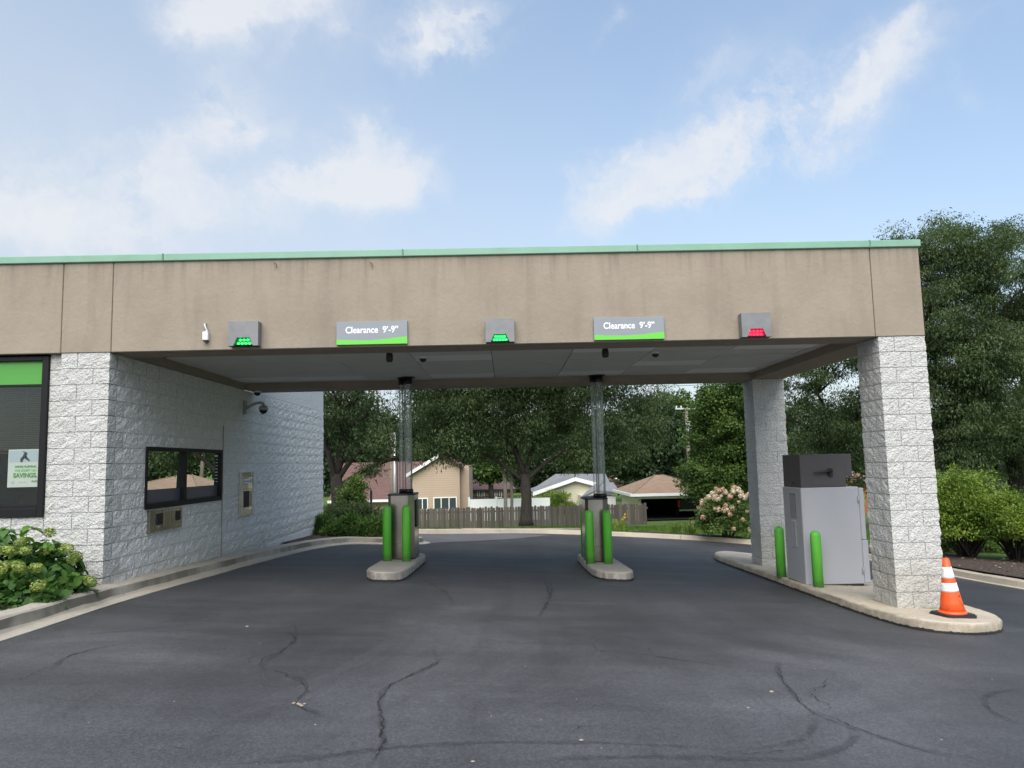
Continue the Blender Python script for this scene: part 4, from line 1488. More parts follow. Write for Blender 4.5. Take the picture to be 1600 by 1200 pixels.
def signal(u0, u1, v0, v1, lit, dim, rows, label):
    y1 = -.012
    yf = -.15
    a, b = at(u0, v1, yf), at(u1, v1, yf)
    zt = at((u0 + u1) / 2, v0, yf).z
    x0, x1, zb = a.x, b.x, (a.z + b.z) / 2
    w, h = x1 - x0, zt - zb
    t = empty('lane_light', ((x0 + x1) / 2, -.013, zb), label, 'lane light', 'lane lights on the canopy fascia')
    cx_, = ((x0 + x1) / 2,)
    # housing with a trapezoid mouth
    tw_, bw_ = w * .21, w * .33
    mz = zb + h * .34
    m = MB()
    poly = [(x0, zt), (x1, zt), (x1, zb), (cx_ + bw_, zb), (cx_ + tw_, mz), (cx_ - tw_, mz), (cx_ - bw_, zb), (x0, zb)]
    m.prism(poly[::-1], yf, yf + .004, axis='y')
    m.box(x0, yf + .004, zt - .006, x1, y1, zt).box(x0, yf + .004, zb, x0 + .006, y1, zt - .006).box(x1 - .006, yf + .004, zb, x1, y1, zt - .006)
    m.add([(cx_ - tw_, yf + .004, mz), (cx_ + tw_, yf + .004, mz), (cx_ + tw_, y1, mz), (cx_ - tw_, y1, mz)], [(0, 1, 2, 3)])
    m.add([(cx_ - tw_, yf + .004, mz), (cx_ - tw_, y1, mz), (cx_ - bw_, y1, zb), (cx_ - bw_, yf + .004, zb)], [(0, 1, 2, 3)])
    m.add([(cx_ + tw_, yf + .004, mz), (cx_ + tw_, y1, mz), (cx_ + bw_, y1, zb), (cx_ + bw_, yf + .004, zb)], [(3, 2, 1, 0)])
    m.build('housing', M['signal_housing'], t)
    MB().add([(x0 + .006, yf + .01, zb + .004), (x1 - .006, yf + .01, zb + .004), (x1 - .006, y1, zb + .004), (x0 + .006, y1, zb + .004)], [(3, 2, 1, 0)]).build('bottom_plate', M['black_plastic'], t)
    yb = yf + .045
    MB().prism([(cx_ - bw_ + .004, zb + .02), (cx_ + bw_ - .004, zb + .02), (cx_ + tw_, mz), (cx_ - tw_, mz)], yb, yb + .01, axis='y').build('lens_board', M[dim], t)
    for r, nled in enumerate(rows):
        for i in range(nled):
            px = cx_ + (i - (nled - 1) / 2) * w * .50 / max(rows)
            pz = mz - h * .085 - r * h * .145
            MB().lathe((px, yb - .001, pz), [(0.001, 0), (0.0165, 0.0)], 10)
            prof = [(.018, 0), (.016, .008), (.010, .015), (.001, .018)]
            mm = MB()
            b_ = 0
            for rr_, zz in prof:
                for k in range(10):
                    an = k * math.pi / 5
                    mm.v.append((px + rr_ * math.cos(an), yb - zz, pz + rr_ * .8 * math.sin(an)))
            for q in range(3):
                for k in range(10):
                    mm.f.append((q * 10 + k, q * 10 + (k + 1) % 10, (q + 1) * 10 + (k + 1) % 10, (q + 1) * 10 + k)); mm.m.append(0); mm.sm.append(True)
            mm.build('lamp', M[lit], t)
    return t


signal(356, 403, 502, 540, 'led_green', 'led_green_dim', (3, 4), 'grey lane light box glowing green over the teller window lane')
signal(759, 804, 497.5, 534, 'led_green', 'led_green_dim', (4, 5), 'grey lane light box glowing green over the middle lane')
signal(1160, 1206, 488.5, 526, 'led_red', 'led_red_dim', (4, 4), 'grey lane light box glowing red beside the right column')

# little white call box with its flexible conduit
p = at(321.5, 525, -.05)
t = empty('conduit_box', (p.x, -.013, p.z), 'small white electrical box with kinked conduit near the left end of the fascia', 'electrical box')
MB().box(p.x - .035, -.075, p.z - .055, p.x + .035, -.013, p.z + .055, 0, .004).build('box_body', M['white_plastic'], t)
MB().box(p.x - .026, -.074, p.z - .073, p.x + .026, -.02, p.z - .056).build('sensor_lens', M['black_plastic'], t)
MB().tube([(p.x + .01, -.045, p.z + .055), (p.x + .012, -.05, p.z + .08), (p.x - .004, -.05, p.z + .105), (p.x - .012, -.05, p.z + .13), (p.x - .02, -.045, p.z + .155), (p.x - .015, -.02, p.z + .165)], .013, 8).build('conduit', M['pole_metal'], t)
MB().lathe((p.x + .01, -.045, p.z + .055), [(.02, 0), (.02, .018)], 8).build('conduit_nut', M['pole_metal'], t)


def dome(name, x, y, z, r, label, squash=1.0, base=True, cat='security camera', grp=None, bm='white_plastic'):
    t = empty(name, (x, y, z), label, cat, grp)
    MB().lathe((x, y, z - .035), [(r * 1.05, 0), (r * 1.12, .012), (r * 1.1, .035)], 20).build('base', M[bm], t)
    prof = [(r * math.sin(a), -.035 - r * squash * math.cos(a)) for a in [i * math.pi / 2 / 7 for i in range(1, 8)]]
    MB().lathe((x, y, z), [(.001, -.035 - r * squash)] + prof, 20).build('dome', M['black_plastic'], t)
    return t


p = atz(226, 562, ZC - .01)
dome('dome_camera', 0.36, .78, ZC, .07, 'small dome camera on the ceiling at the front end of the side wall')
p = atz(378, 604, ZB)
dome('dome_camera', .18, YF - .40, ZB, .065, 'white dome camera under the rear beam beside the side wall')
p = atz(661, 557, ZC)
dome('dome_camera', p.x, p.y, ZC, .055, 'small black dome camera on the ceiling right of the left tubes')
p = atz(1024, 549.5, ZC)
dome('dome_camera', p.x, p.y, ZC, .055, 'small black dome camera on the ceiling right of the right tubes')
for (u, v, lb) in ((608.5, 554, 'black cylindrical spotlight hanging in front of the left tubes'), (945.5, 547, 'black cylindrical spotlight hanging in front of the right tubes')):
    p = atz(u, v, ZC)
    y = .85
    pt, pb = at(u, v - 2, y), at(u, v + 12, y)
    t = empty('spotlight', (pt.x, y, ZC), lb, 'spotlight', 'black spotlights under the canopy')
    MB().lathe((pt.x, y, 0), [(.028, pt.z - .125), (.040, pt.z - .12), (.048, pt.z - .09), (.048, pt.z - .03), (.042, pt.z)], 18).build('shade', M['black_plastic'], t)
    MB().tube([(pt.x, y, pt.z), (pt.x, y, ZC)], .012, 8).build('stem', M['black_plastic'], t)

# camera on a bracket on the side wall
p = atx(383, 636, .02)
t = empty('bracket_camera', (0.02, p.y, p.z), 'grey dome camera on a curved bracket on the side wall', 'security camera')
MB().box(0.01, p.y - .05, p.z - .14, .035, p.y + .05, p.z + .12, 0, .004).build('wall_plate', M['camera_grey'], t)
MB().tube([(.035, p.y, p.z - .03), (.12, p.y, p.z + .02), (.22, p.y, p.z + .065), (.32, p.y, p.z + .08), (.37, p.y, p.z + .06), (.375, p.y, p.z + .0)], [.03, .028, .026, .026, .03, .03], 10).build('arm', M['camera_grey'], t)
MB().lathe((.375, p.y, p.z), [(.085, -.07), (.088, -.03), (.075, .005), (.035, .02)], 18).build('camera_cap', M['camera_grey'], t)
MB().lathe((.375, p.y, p.z), [(.01, -.145), (.045, -.13), (.068, -.10), (.078, -.0702)], 18).build('dome', M['black_plastic'], t)

# poster inside the office window
q0, q1 = at(14, 703, yw + .028), at(69, 703, yw + .028)
zt, zb = at(42, 702, yw + .028).z, at(42, 761, yw + .028).z
px0, px1 = q0.x, q1.x - .0
yp = yw + .024
t = empty('savings_poster', ((px0 + px1) / 2, yp, zb), 'pale savings poster with green lettering taped in the office window', 'poster')
MB().box(px0, yp, zb, px1, yp + .003, zt).build('sheet', M['poster_paper'], t)
w, h = px1 - px0, zt - zb
cxp = (px0 + px1) / 2
text('lettering', "WE\u2019RE FLIPPING", (cxp, yp - .001, zb + h * .51), h * .085, M['poster_dark_green'], t, sx=.95, bold=.03)
text('lettering', "THE SCRIPT ON", (cxp, yp - .001, zb + h * .41), h * .085, M['poster_green'], t, sx=.95, bold=.03)
text('lettering', "SAVINGS.", (cxp, yp - .001, zb + h * .255), h * .165, M['poster_dark_green'], t, sx=.92, bold=.04)
text('lettering', "hello!", (cxp + w * .28, yp - .001, zb + h * .12), h * .10, M['poster_dark_green'], t, sx=.9, bold=0, shear=.4)
MB().box(px0 + .01, yp - .0008, zb + h * .66, px1 - .01, yp, zb + h * .97).build('picture_panel', M['poster_blue'], t)
m = MB()
fx, fz = cxp - w * .03, zb + h * .66
P2 = lambda x, z: (fx + x * w, fz + z * h)
for poly in ([(-.12, .0), (-.07, .0), (-.02, .10), (-.06, .16), (-.13, .09)], [(-.02, .10), (.13, .02), (.15, .04), (.03, .17)], [(-.06, .10), (.04, .13), (.07, .24), (.0, .27), (-.05, .2)], [(.0, .27), (-.08, .30), (-.07, .28), (.05, .22)]):
    m.prism([P2(*c) for c in poly], yp - .0022, yp - .0009, axis='y')
m.build('leaping_figure', M['poster_dark'], t)
m = MB().lathe((0, 0, 0), [(.001, 0), (.02, .0)], 14)
me = [(px0 + w * .16 + .022 * math.cos(a), yp - .0009, zb + h * .12 + .022 * math.sin(a)) for a in [i * math.pi / 6 for i in range(12)]]
MB().add(me, [tuple(range(12))]).box(px0 + w * .30, yp - .0012, zb + h * .115, px0 + w * .55, yp - .0006, zb + h * .135).build('emblem', M['poster_blue'], t)


# ------------------------------------------------------------------ islands, pedestals, bollards, cash machine, cone
def island(name, outline, off, material, label, cat='traffic island', jag=.02, grp=None):
    P = smooth([Vector(p) for p in outline + [outline[0]]], 1)[:-1]
    P = resample([tuple(p) for p in P] + [tuple(P[0])], .09)[:-1]
    cxy = sum(P, Vector((0, 0))) / len(P)
    n = len(P)
    m = MB()
    levels = [(-.04, 1.0, 0), (off * .35, 1.0, .6), (off * .75, 1.0, 1.0), (off - .014, 1.0, .8), (off, 1.0, .3)]
    ins = [0, 0.0, .003, .010, .026]
    for (h, s, jg), d in zip(levels, ins):
        for i, p in enumerate(P):
            t = (P[(i + 1) % n] - P[i - 1]).normalized()
            nn = Vector((t.y, -t.x))
            if nn.dot(p - cxy) < 0: nn = -nn
            j = jag * jg * (noise.noise(Vector((p.x * 7, p.y * 7, h * 20))) + .6 * min(0, noise.noise(Vector((p.x * 3, p.y * 3, 9)))))
            q = p - nn * (d - j)
            z = g(q.x, q.y) + h + (jag * .35 * noise.noise(Vector((p.x * 9, p.y * 9, 2))) if 0 < jg < 1 and h > off * .8 else 0)
            m.v.append((q.x, q.y, z))
    for l in range(4):
        for i in range(n):
            m.f.append((l * n + i, l * n + (i + 1) % n, (l + 1) * n + (i + 1) % n, (l + 1) * n + i)); m.m.append(0); m.sm.append(True)
    m.f.append(tuple(4 * n + i for i in range(n))); m.m.append(0); m.sm.append(False)
    o = m.build(name, material, label=label, cat=cat, group=grp)
    return o


ISL = [(2.79, 3.0), (2.79, 2.68), (2.92, 2.34), (3.05, 2.25), (3.28, 2.25), (3.41, 2.45), (3.44, 2.8), (3.46, 4.5), (3.46, 5.6), (3.3, 5.8), (2.95, 5.8), (2.79, 5.6), (2.79, 4.5)]
ISR = [(6.50, 6.2), (6.50, 3.75), (6.55, 3.45), (6.68, 3.16), (6.85, 3.12), (7.05, 3.12), (7.18, 3.35), (7.20, 3.6), (7.20, 6.2), (7.05, 6.5), (6.7, 6.55), (6.52, 6.45)]
IS3 = [(9.62, 4.5), (9.58, 2.0), (9.56, .6), (9.58, -.1), (9.66, -.72), (9.86, -1.0), (10.15, -1.08), (10.45, -1.02), (10.76, -.78), (10.98, -.3), (11.08, 1.0), (11.12, 4.0), (11.1, 6.2), (10.9, 7.6), (10.4, 8.5), (10.0, 8.5), (9.66, 7.6), (9.62, 6.2)]
island('traffic_island', ISL, .15, M['island_concrete'], 'chipped grey concrete island under the left tube pedestal', grp='concrete islands between the lanes', jag=.03)
island('traffic_island', ISR, .15, M['island_concrete'], 'chipped grey concrete island under the right tube pedestal', grp='concrete islands between the lanes', jag=.03)
island('traffic_island', IS3, .13, M['tan_island_concrete'], 'long tan concrete island carrying the cash machine and columns', grp='concrete islands between the lanes', jag=.035)


def bollard(x, y, zt, label, off=.14, r=.078):
    z0 = g(x, y) + off - .01
    h = zt - z0
    t = MB()
    prof = [(r, 0), (r, h - r * .95)] + [(r * math.cos(a), h - r * .95 + r * .95 * math.sin(a)) for a in [i * math.pi / 12 for i in range(1, 6)]] + [(.004, h)]
    o = MB().lathe((x, y, z0), prof, 24).build('bollard', M['green_sleeve'], label=label, cat='bollard', group='green sleeved bollards')
    return o


def bol_px(u, vt, vb, y, label, off=.15, r=.078):
    p = at(u, vb, y)
    bollard(p.x, y, at(u, vt, y).z, label, off, r)


bol_px(605, 789.5, 878, 3.98, 'left green bollard in front of the left tube pedestal')
bol_px(635.3, 789, 877, 3.98, 'right green bollard in front of the left tube pedestal')
bol_px(648.5, 790, 868, 5.3, 'green bollard behind the left tube pedestal')
bol_px(922.5, 796.5, 876, 4.5, 'left green bollard in front of the right tube pedestal', r=.081)
bol_px(950.5, 797, 876, 4.5, 'right green bollard in front of the right tube pedestal', r=.081)
bol_px(914.5, 794.5, 868, 5.8, 'thin looking green bollard behind the right tube pedestal')
bol_px(1221, 822, 897, 3.25, 'green bollard at the back left corner of the cash machine', off=.13)
bol_px(1279, 829, 918, 1.93, 'green bollard at the front of the cash machine', off=.13)


def pedestal(x0, x1, y0, y1, zt, tubes, label, cham):
    """octagonal steel cabinet with a black top and vertical clear tubes to the ceiling"""
    zb = g((x0 + x1) / 2, (y0 + y1) / 2) + .15
    cx_, cy_ = (x0 + x1) / 2, (y0 + y1) / 2
    t = empty('tube_pedestal', (cx_, cy_, zb), label, 'teller station', 'pneumatic tube pedestals')
    c = cham
    poly = [(x0 + c * .5, y0), (x1 - c, y0), (x1, y0 + c), (x1, y1 - c), (x1 - c, y1), (x0 + c, y1), (x0, y1 - c), (x0, y0 + c * .5)]
    MB().prism(poly, zb + .03, zt - .03).build('cabinet', M['brushed_steel'], t)
    pi = [(cx_ + (x - cx_) * .97, cy_ + (y - cy_) * .97) for x, y in poly]
    MB().prism(pi, zb - .01, zb + .03).build('plinth', M['black_plastic'], t)
    po = [(cx_ + (x - cx_) * 1.03, cy_ + (y - cy_) * 1.02) for x, y in poly]
    MB().prism(po, zt - .03, zt).build('top_cover', M['black_plastic'], t)
    MB().box(x1 + .001, y0 + .22, zt - .62, x1 + .03, y1 - .35, zt - .12, 0, .01).build('control_panel', M['black_plastic'], t)
    MB().box(x0 + c * .5 + .03, y0 - .004, zb + .06, x1 - c - .03, y0 - .0005, zb + .36).build('access_panel', M['brushed_steel'], t)
    MB().box(x0 + c * .5 + .001, y0 - .0045, zb + .30, x1 - c - .001, y0 - .002, zb + .305).build('seam', M['black_plastic'], t)
    for (tx, ty, r) in tubes:
        m = MB().tube([(tx, ty, zt + .0), (tx, ty, ZC - .10)], r, 20, cap=False)
        m.build('clear_tube', M['tube_acrylic'], t)
        MB().lathe((tx, ty, zt), [(r * 1.22, .0), (r * 1.22, .075), (r * 1.0, .08)], 20).build('collar', M['black_plastic'], t)
        MB().lathe((tx, ty, ZC - .22), [(r * 1.15, .08), (r * 1.2, .1), (r * 1.2, .2)], 20).build('ceiling_sleeve', M['black_plastic'], t)
        MB().lathe((tx, ty, ZC - .02), [(r * 1.9, 0), (r * 1.9, .018)], 20).build('ceiling_flange', M['black_plastic'], t)
        MB().tube([(tx + r * .6, ty + r * .55, zt + .04), (tx + r * .6, ty + r * .55, ZC - .1)], .005, 6).build('steel_rod', M['pole_metal'], t)
        MB().lathe((tx, ty, zt + 1.02), [(r * 1.04, 0), (r * 1.04, .035)], 16).build('band', M['tube_acrylic'], t)


yl = 4.3
a, b = at(606, 820, yl), at(641.5, 820, yl)
zt = at(620, 772, yl).z
t1, t2 = at(627, 700, yl + .38), at(638, 700, yl + .30)
pedestal(a.x, b.x + .06, yl, yl + .85, zt, [(t1.x, yl + .38, .038), (t2.x, yl + .30, .072)], 'stainless tube pedestal on the left island, clear tubes rising to the ceiling', .11)
yr_ = 4.75
a, b = at(915.5, 820, yr_), at(946, 820, yr_)
zt = at(930, 778.5, yr_).z
t1, t2 = at(928.3, 690, yr_ + .2), at(938, 690, yr_ + .16)
pedestal(a.x, b.x + .07, yr_, yr_ + .85, zt, [(t1.x, yr_ + .2, .038), (t2.x, yr_ + .16, .072)], 'stainless tube pedestal on the right island, clear tubes rising to the ceiling', .11)

# cash machine: front face y = 2.2
ya = 2.20
b0, b1 = at(1259.5, 905, ya), at(1351, 905, ya)
x0, x1 = b0.x, b1.x
ztop = (at(1253, 762, ya).z + at(1335, 761, ya).z) / 2
zbt = g(x0, ya) + .12
yb = ya + .78
t = empty('cash_machine', ((x0 + x1) / 2, ya, zbt), 'pale grey drive-up cash machine with a charcoal top box on the island', 'cash machine')
MB().box(x0, ya, zbt + .0, x1, yb, ztop, 0, .012).build('cabinet', M['grey_cabinet'], t)
zsp = at(1350, 844, ya).z
MB().box(x1 + .004, ya + .015, zsp + .004, x1 + .085, yb - .02, ztop - .02, 0, .01).build('upper_door', M['grey_cabinet'], t)
MB().box(x1 + .004, ya + .015, zbt + .01, x1 + .105, yb - .02, zsp - .004, 0, .01).build('lower_door', M['grey_cabinet'], t)
MB().box(x1 + .086, ya + .03, zsp + .55, x1 + .10, ya + .3, zsp + .72, 0, .004).build('lime_logo_panel', M['sign_lime'], t)
MB().box(x0 + .035, ya - .0025, zbt + .05, x1 - .03, ya - .0003, ztop - .05).build('side_panel', M['grey_cabinet'], t)
MB().box(x0 + .01, ya + .01, zbt - .03, x1 - .01, yb - .01, zbt - .001).build('base_gap_shade', M['dark_slot'], t)  # near-black strip standing in for the shadow gap under the cabinet
for zz_ in (zbt + .2, ztop - .2):
    MB().tube([(x1 - .018, ya - .012, zz_ - .05), (x1 - .018, ya - .012, zz_ + .05)], .009, 8).build('hinge', M['grey_cabinet'], t)
ht = at(1285, 709.5, ya + .03).z
hx1 = at(1321, 735, ya + .03).x
hx0 = at(1250, 735, ya + .03).x
MB().box(hx0 , ya + .03, ztop + .002, hx1, yb - .01, ht, 0, .008).build('top_box', M['charcoal_cabinet'], t)
hz = at(1327, 744, ya + .1).z
MB().box(hx1 + .004, ya + .08, hz, hx1 + .125, yb - .05, ht - .005, 0, .006).build('hood', M['charcoal_cabinet'], t)
# latch handle: a bar with a square keeper
zl = at(1285, 738, ya).z
xh = at(1298, 738, ya).x
xl_ = at(1270, 738, ya).x
m = MB()
m.box(xh - .03, ya - .012, zl - .065, xh + .03, ya + .03, zl + .06, 0, .01)
m.tube([(xh, ya - .03, zl + .02), (xl_ + .07, ya - .035, zl + .0), (xl_, ya - .03, zl - .012)], [.022, .014, .006], 10)
m.tube([(xh, ya - .04, zl + .02), (xh, ya, zl + .02)], .026, 12)
m.build('latch_handle', M['black_plastic'], t)
MB().tube([(hx0 - .012, ya + .35, ztop + .07), (hx0, ya + .35, ztop + .07)], .022, 10).build('key_lock', M['black_plastic'], t)
# louvres on the left face
lv = empty('vent', (x0, ya + .35, ztop - .3), parent=t)
lv.location = Vector((x0, ya + .35, ztop - .3)) - t.location
zz = ztop - .10
MB().box(x0 - .004, ya + .25, zz - .38, x0 - .001, ya + .47, zz, 0).build('vent_recess', M['dark_slot'], lv)
for i in range(5):
    yy = ya + .262 + i * .042
    MB().box(x0 - .006, yy, zz - .375, x0 - .0042, yy + .02, zz - .01).build('vent_slat', M['grey_cabinet'], lv)
for i in range(13):
    z_ = zz - .42 - i * .032
    MB().add([(x0 - .001, ya + .27, z_), (x0 - .016, ya + .27, z_ - .02), (x0 - .016, ya + .44, z_ - .02), (x0 - .001, ya + .44, z_), (x0 - .001, ya + .27, z_ - .022), (x0 - .001, ya + .44, z_ - .022)],
             [(0, 1, 2, 3), (1, 4, 5, 2), (0, 4, 1), (3, 2, 5)]).build('louvre', M['grey_cabinet'], lv)

# traffic cone
pc = gp(1489, 962, .13)
cz = g(pc.x, pc.y) + .132
hc = at(1484, 872, pc.y).z - cz
t = empty('traffic_cone', (pc.x, pc.y, cz), 'orange traffic cone with two white bands and a drawn smile on the island tip', 'traffic cone')
m = MB()
s_ = .19
poly = [(pc.x + sx * s_ * a_, pc.y + sy * s_ * b_) for sx, sy, a_, b_ in ((-1, -1, 1, .8), (-1, -1, .8, 1), (1, -1, .8, 1), (1, -1, 1, .8), (1, 1, 1, .8), (1, 1, .8, 1), (-1, 1, .8, 1), (-1, 1, 1, .8))]
c_, s2 = math.cos(.15), math.sin(.15)
poly = [(pc.x + (x - pc.x) * c_ - (y - pc.y) * s2, pc.y + (x - pc.x) * s2 + (y - pc.y) * c_) for x, y in poly]
m.prism(poly, cz - .012, cz + .022)
pin = [(pc.x + (x - pc.x) * .93, pc.y + (y - pc.y) * .93) for x, y in poly]
m.prism(pin, cz + .022, cz + .034)
m.build('rubber_base', M['rubber_black'], t)
lean = Vector((-.035, 0, 0))


def cr_(f): return .142 - (.142 - .034) * (f ** 0.94)


def cone_sec(name, f0, f1, material, dr=0):
    n = 5
    pts = [Vector((pc.x, pc.y, cz + .034 + (hc - .034) * (f0 + (f1 - f0) * i / n))) + lean * (f0 + (f1 - f0) * i / n) for i in range(n + 1)]
    return MB().tube(pts, [cr_(f0 + (f1 - f0) * i / n) + dr for i in range(n + 1)], 32).build(name, material, t)


MB().lathe((pc.x, pc.y, cz + .034), [(.158, 0), (.152, .012), (.143, .03)], 32).build('skirt', M['cone_orange'], t)
cone_sec('cone_body', 0, 1, M['cone_orange'])
cone_sec('reflective_band', .40, .555, M['cone_white'], .0018)
cone_sec('reflective_band', .64, .845, M['cone_white'], .0018)
m = MB()


def oncone(az, f):
    r = cr_(f) + .0015
    return Vector((pc.x + r * math.sin(az), pc.y - r * math.cos(az), cz + .034 + (hc - .034) * f)) + lean * f


for pts in ([(.25, .27), (.35, .22), (.5, .18), (.68, .155), (.86, .14)], [(.28, .335), (.32, .30)], [(.47, .345), (.50, .315), (.56, .34), (.53, .30)], [(-.15, .33), (-.12, .325)]):
    m.tube([oncone(*q) for q in pts], .0022, 5)
m.build('drawn_smile', M['marker_black'], t)


# ------------------------------------------------------------------ planting
def quads_mesh(name, V, material, mats=None, mi=None):
    """V: (n, 4, 3) array of leaf quads"""
    n = len(V)
    me = bpy.data.meshes.new(name)
    me.vertices.add(n * 4)
    me.vertices.foreach_set('co', V.reshape(-1).astype(np.float32))
    me.loops.add(n * 4)
    me.loops.foreach_set('vertex_index', np.arange(n * 4, dtype=np.int32))
    me.polygons.add(n)
    me.polygons.foreach_set('loop_start', np.arange(0, n * 4, 4, dtype=np.int32))
    me.polygons.foreach_set('loop_total', np.full(n, 4, dtype=np.int32))
    for m in (mats or [material]):
        me.materials.append(m)
    if mi is not None:
        me.polygons.foreach_set('material_index', mi.astype(np.int32))
    me.update(calc_edges=True)
    return me


def leaf_quads(c, rad, n_per, ln, wd, droop=0.3, flat=0.6, rng=RNG, out=None):
    """c (N,3) clump centres, rad (N,) radii; kite shaped leaves or sprays in every clump"""
    N = len(c)
    C_ = np.repeat(c, n_per, axis=0)
    R_ = np.repeat(rad, n_per)[:, None]
    o = rng.normal(size=(N * n_per, 3))
    o /= np.linalg.norm(o, axis=1, keepdims=True)
    o *= rng.random((N * n_per, 1)) ** 0.45
    o[:, 2] *= flat
    P = C_ + o * R_
    d = o * 0.8 + rng.normal(size=P.shape) * 0.6
    d[:, 2] -= droop
    d /= np.linalg.norm(d, axis=1, keepdims=True)
    up = np.array([0, 0, 1.0]) + rng.normal(size=P.shape) * 0.45
    s = np.cross(d, up)
    s /= np.linalg.norm(s, axis=1, keepdims=True) + 1e-9
    L_ = ln * rng.uniform(.6, 1.35, (len(P), 1))
    W_ = wd * rng.uniform(.6, 1.3, (len(P), 1))
    V = np.stack([P, P + d * L_ * .45 + s * W_ * .5, P + d * L_, P + d * L_ * .45 - s * W_ * .5], axis=1)
    return V


def limb_path(a, b, sag=0.15, n=5, rr=random):
    a, b = Vector(a), Vector(b)
    d = b - a
    pts = []
    off = Vector((rr.uniform(-1, 1), rr.uniform(-1, 1), rr.uniform(-.3, 1))) * d.length * 0.09
    for i in range(n + 1):
        t = i / n
        p = a.lerp(b, t) + off * math.sin(t * math.pi)
        # limbs leave steeply and level out
        p.z += sag * d.length * math.sin(t * math.pi) * (1 if d.z >= 0 else .4)
        pts.append(p)
    return pts


def tree(name, x, y, blobs, label, cat='tree', grp=None, leaf='locust_leaf', bark='bark', r0=.25, trunk_h=2.2, trunk_lean=(0, 0), nclump=260, per=150, ln=.22, wd=.075,
         crad=(.45, .95), droop=.5, seed=1, forks=None, zbase=None, limbs=26, flat=.6, shell=.55):
    rr = random.Random(seed)
    rng = np.random.default_rng(seed)
    z0 = (land(x, y) if zbase is None else zbase) - .05
    t = empty(name, (x, y, z0), label, cat, grp)
    tot = sum(b[3] * b[4] * b[5] for b in blobs)
    C_, R_ = [], []
    for bx, by, bz, rx, ry, rz in blobs:
        n = max(6, int(nclump * (rx * ry * rz) / tot))
        o = rng.normal(size=(n, 3))
        o /= np.linalg.norm(o, axis=1, keepdims=True)
        o *= (shell + (1 - shell) * rng.random((n, 1)) ** .5) * rng.uniform(.8, 1.12, (n, 1))
        C_.append(np.array([bx, by, bz]) + o * np.array([rx, ry, rz]))
        R_.append(rng.uniform(crad[0], crad[1], n))
    C_, R_ = np.concatenate(C_), np.concatenate(R_)
    V = leaf_quads(C_, R_, per, ln, wd, droop, flat, rng)
    top = Vector((x + trunk_lean[0], y + trunk_lean[1], z0 + trunk_h))
    m = MB()
    tp = [Vector((x, y, z0)), Vector((x, y, z0 + .25)), Vector((x, y, z0)).lerp(top, .5) + Vector((.04, 0, 0)), top]
    m.tube(tp, [r0 * 1.45, r0 * 1.08, r0 * .95, r0 * .85], 12)
    hubs = [(top, r0 * .62)]
    for f in (forks or []):
        e = Vector((x + f[0], y + f[1], z0 + f[2]))
        st = Vector((x, y, z0)).lerp(top, f[3] if len(f) > 3 else .9)
        pth = limb_path(st, e, .12, 6, rr)
        ra = r0 * (f[4] if len(f) > 4 else .5)
        m.tube(pth, [ra * (1 - .5 * i / 6) for i in range(7)], 9)
        hubs.append((pth[3], ra * .7)); hubs.append((pth[-1], ra * .5))
    order = list(range(len(C_)))
    rr.shuffle(order)
    for k in order[:limbs * 3]:
        c = Vector(C_[k])
        hub, hr = min(hubs, key=lambda h: (h[0] - c).length * (1 + .2 * rr.random()))
        pth = limb_path(hub, c, .1, 4, rr)
        big = hr if k in order[:limbs] else hr * .45
        m.tube(pth, [max(.012, big * (.55 - .11 * i)) for i in range(5)], 5, cap=False)
    m.build('trunk', M[bark], t)
    link('crown', quads_mesh('crown', V, M[leaf]), t)
    return t


def A(u, v, y):
    p = at(u, v, y)
    return (p.x, p.y, p.z)


# centre locust in front of the fence: trunk at pixel 822
yc = 20.5
c0 = at(822, 819, yc)
def bl(u, v, y, rx, ry, rz):
    p = at(u, v, y)
    return (p.x, p.y, p.z, rx, ry, rz)
tree('locust_tree', c0.x, yc, [bl(800, 650, yc, 2.6, 2.4, 1.5), bl(720, 668, yc - .3, 1.7, 2.0, 1.25), bl(905, 662, yc, 1.6, 2.0, 1.2), bl(990, 672, yc + .3, 1.35, 1.8, 1.25), bl(690, 640, yc, 1.3, 1.7, 1.1),
                               bl(830, 560, yc, 4.6, 3.4, 2.0), bl(830, 480, yc, 3.0, 2.6, 1.4), bl(1015, 640, yc + .4, .9, 1.2, .9), bl(900, 605, yc, 2.2, 1.6, .8), bl(700, 600, yc, 2.2, 1.6, .9), bl(980, 610, yc + .3, 1.5, 1.3, .7), bl(680, 705, yc - .6, .9, 1.2, .45), bl(745, 700, yc, 1.0, 1.6, .45), bl(860, 700, yc + .8, 1.3, 1.2, .5), bl(925, 712, yc + .3, 1.2, 1.4, .5), bl(985, 718, yc, .8, 1.2, .5)],
     'large dark green locust with a single trunk before the plank fence', r0=.215, trunk_h=2.0, leaf='locust_leaf', seed=3, nclump=860, per=220, ln=.13, wd=.045,
     forks=[(-2.6, .2, 3.0, .85, .42), (2.4, -.2, 3.2, .85, .45), (-.5, .3, 4.2, .95, .6), (1.2, .3, 4.0, .95, .5), (-1.2, -.4, 3.6, .95, .4)], zbase=c0.z, limbs=34, shell=.35, droop=.7)
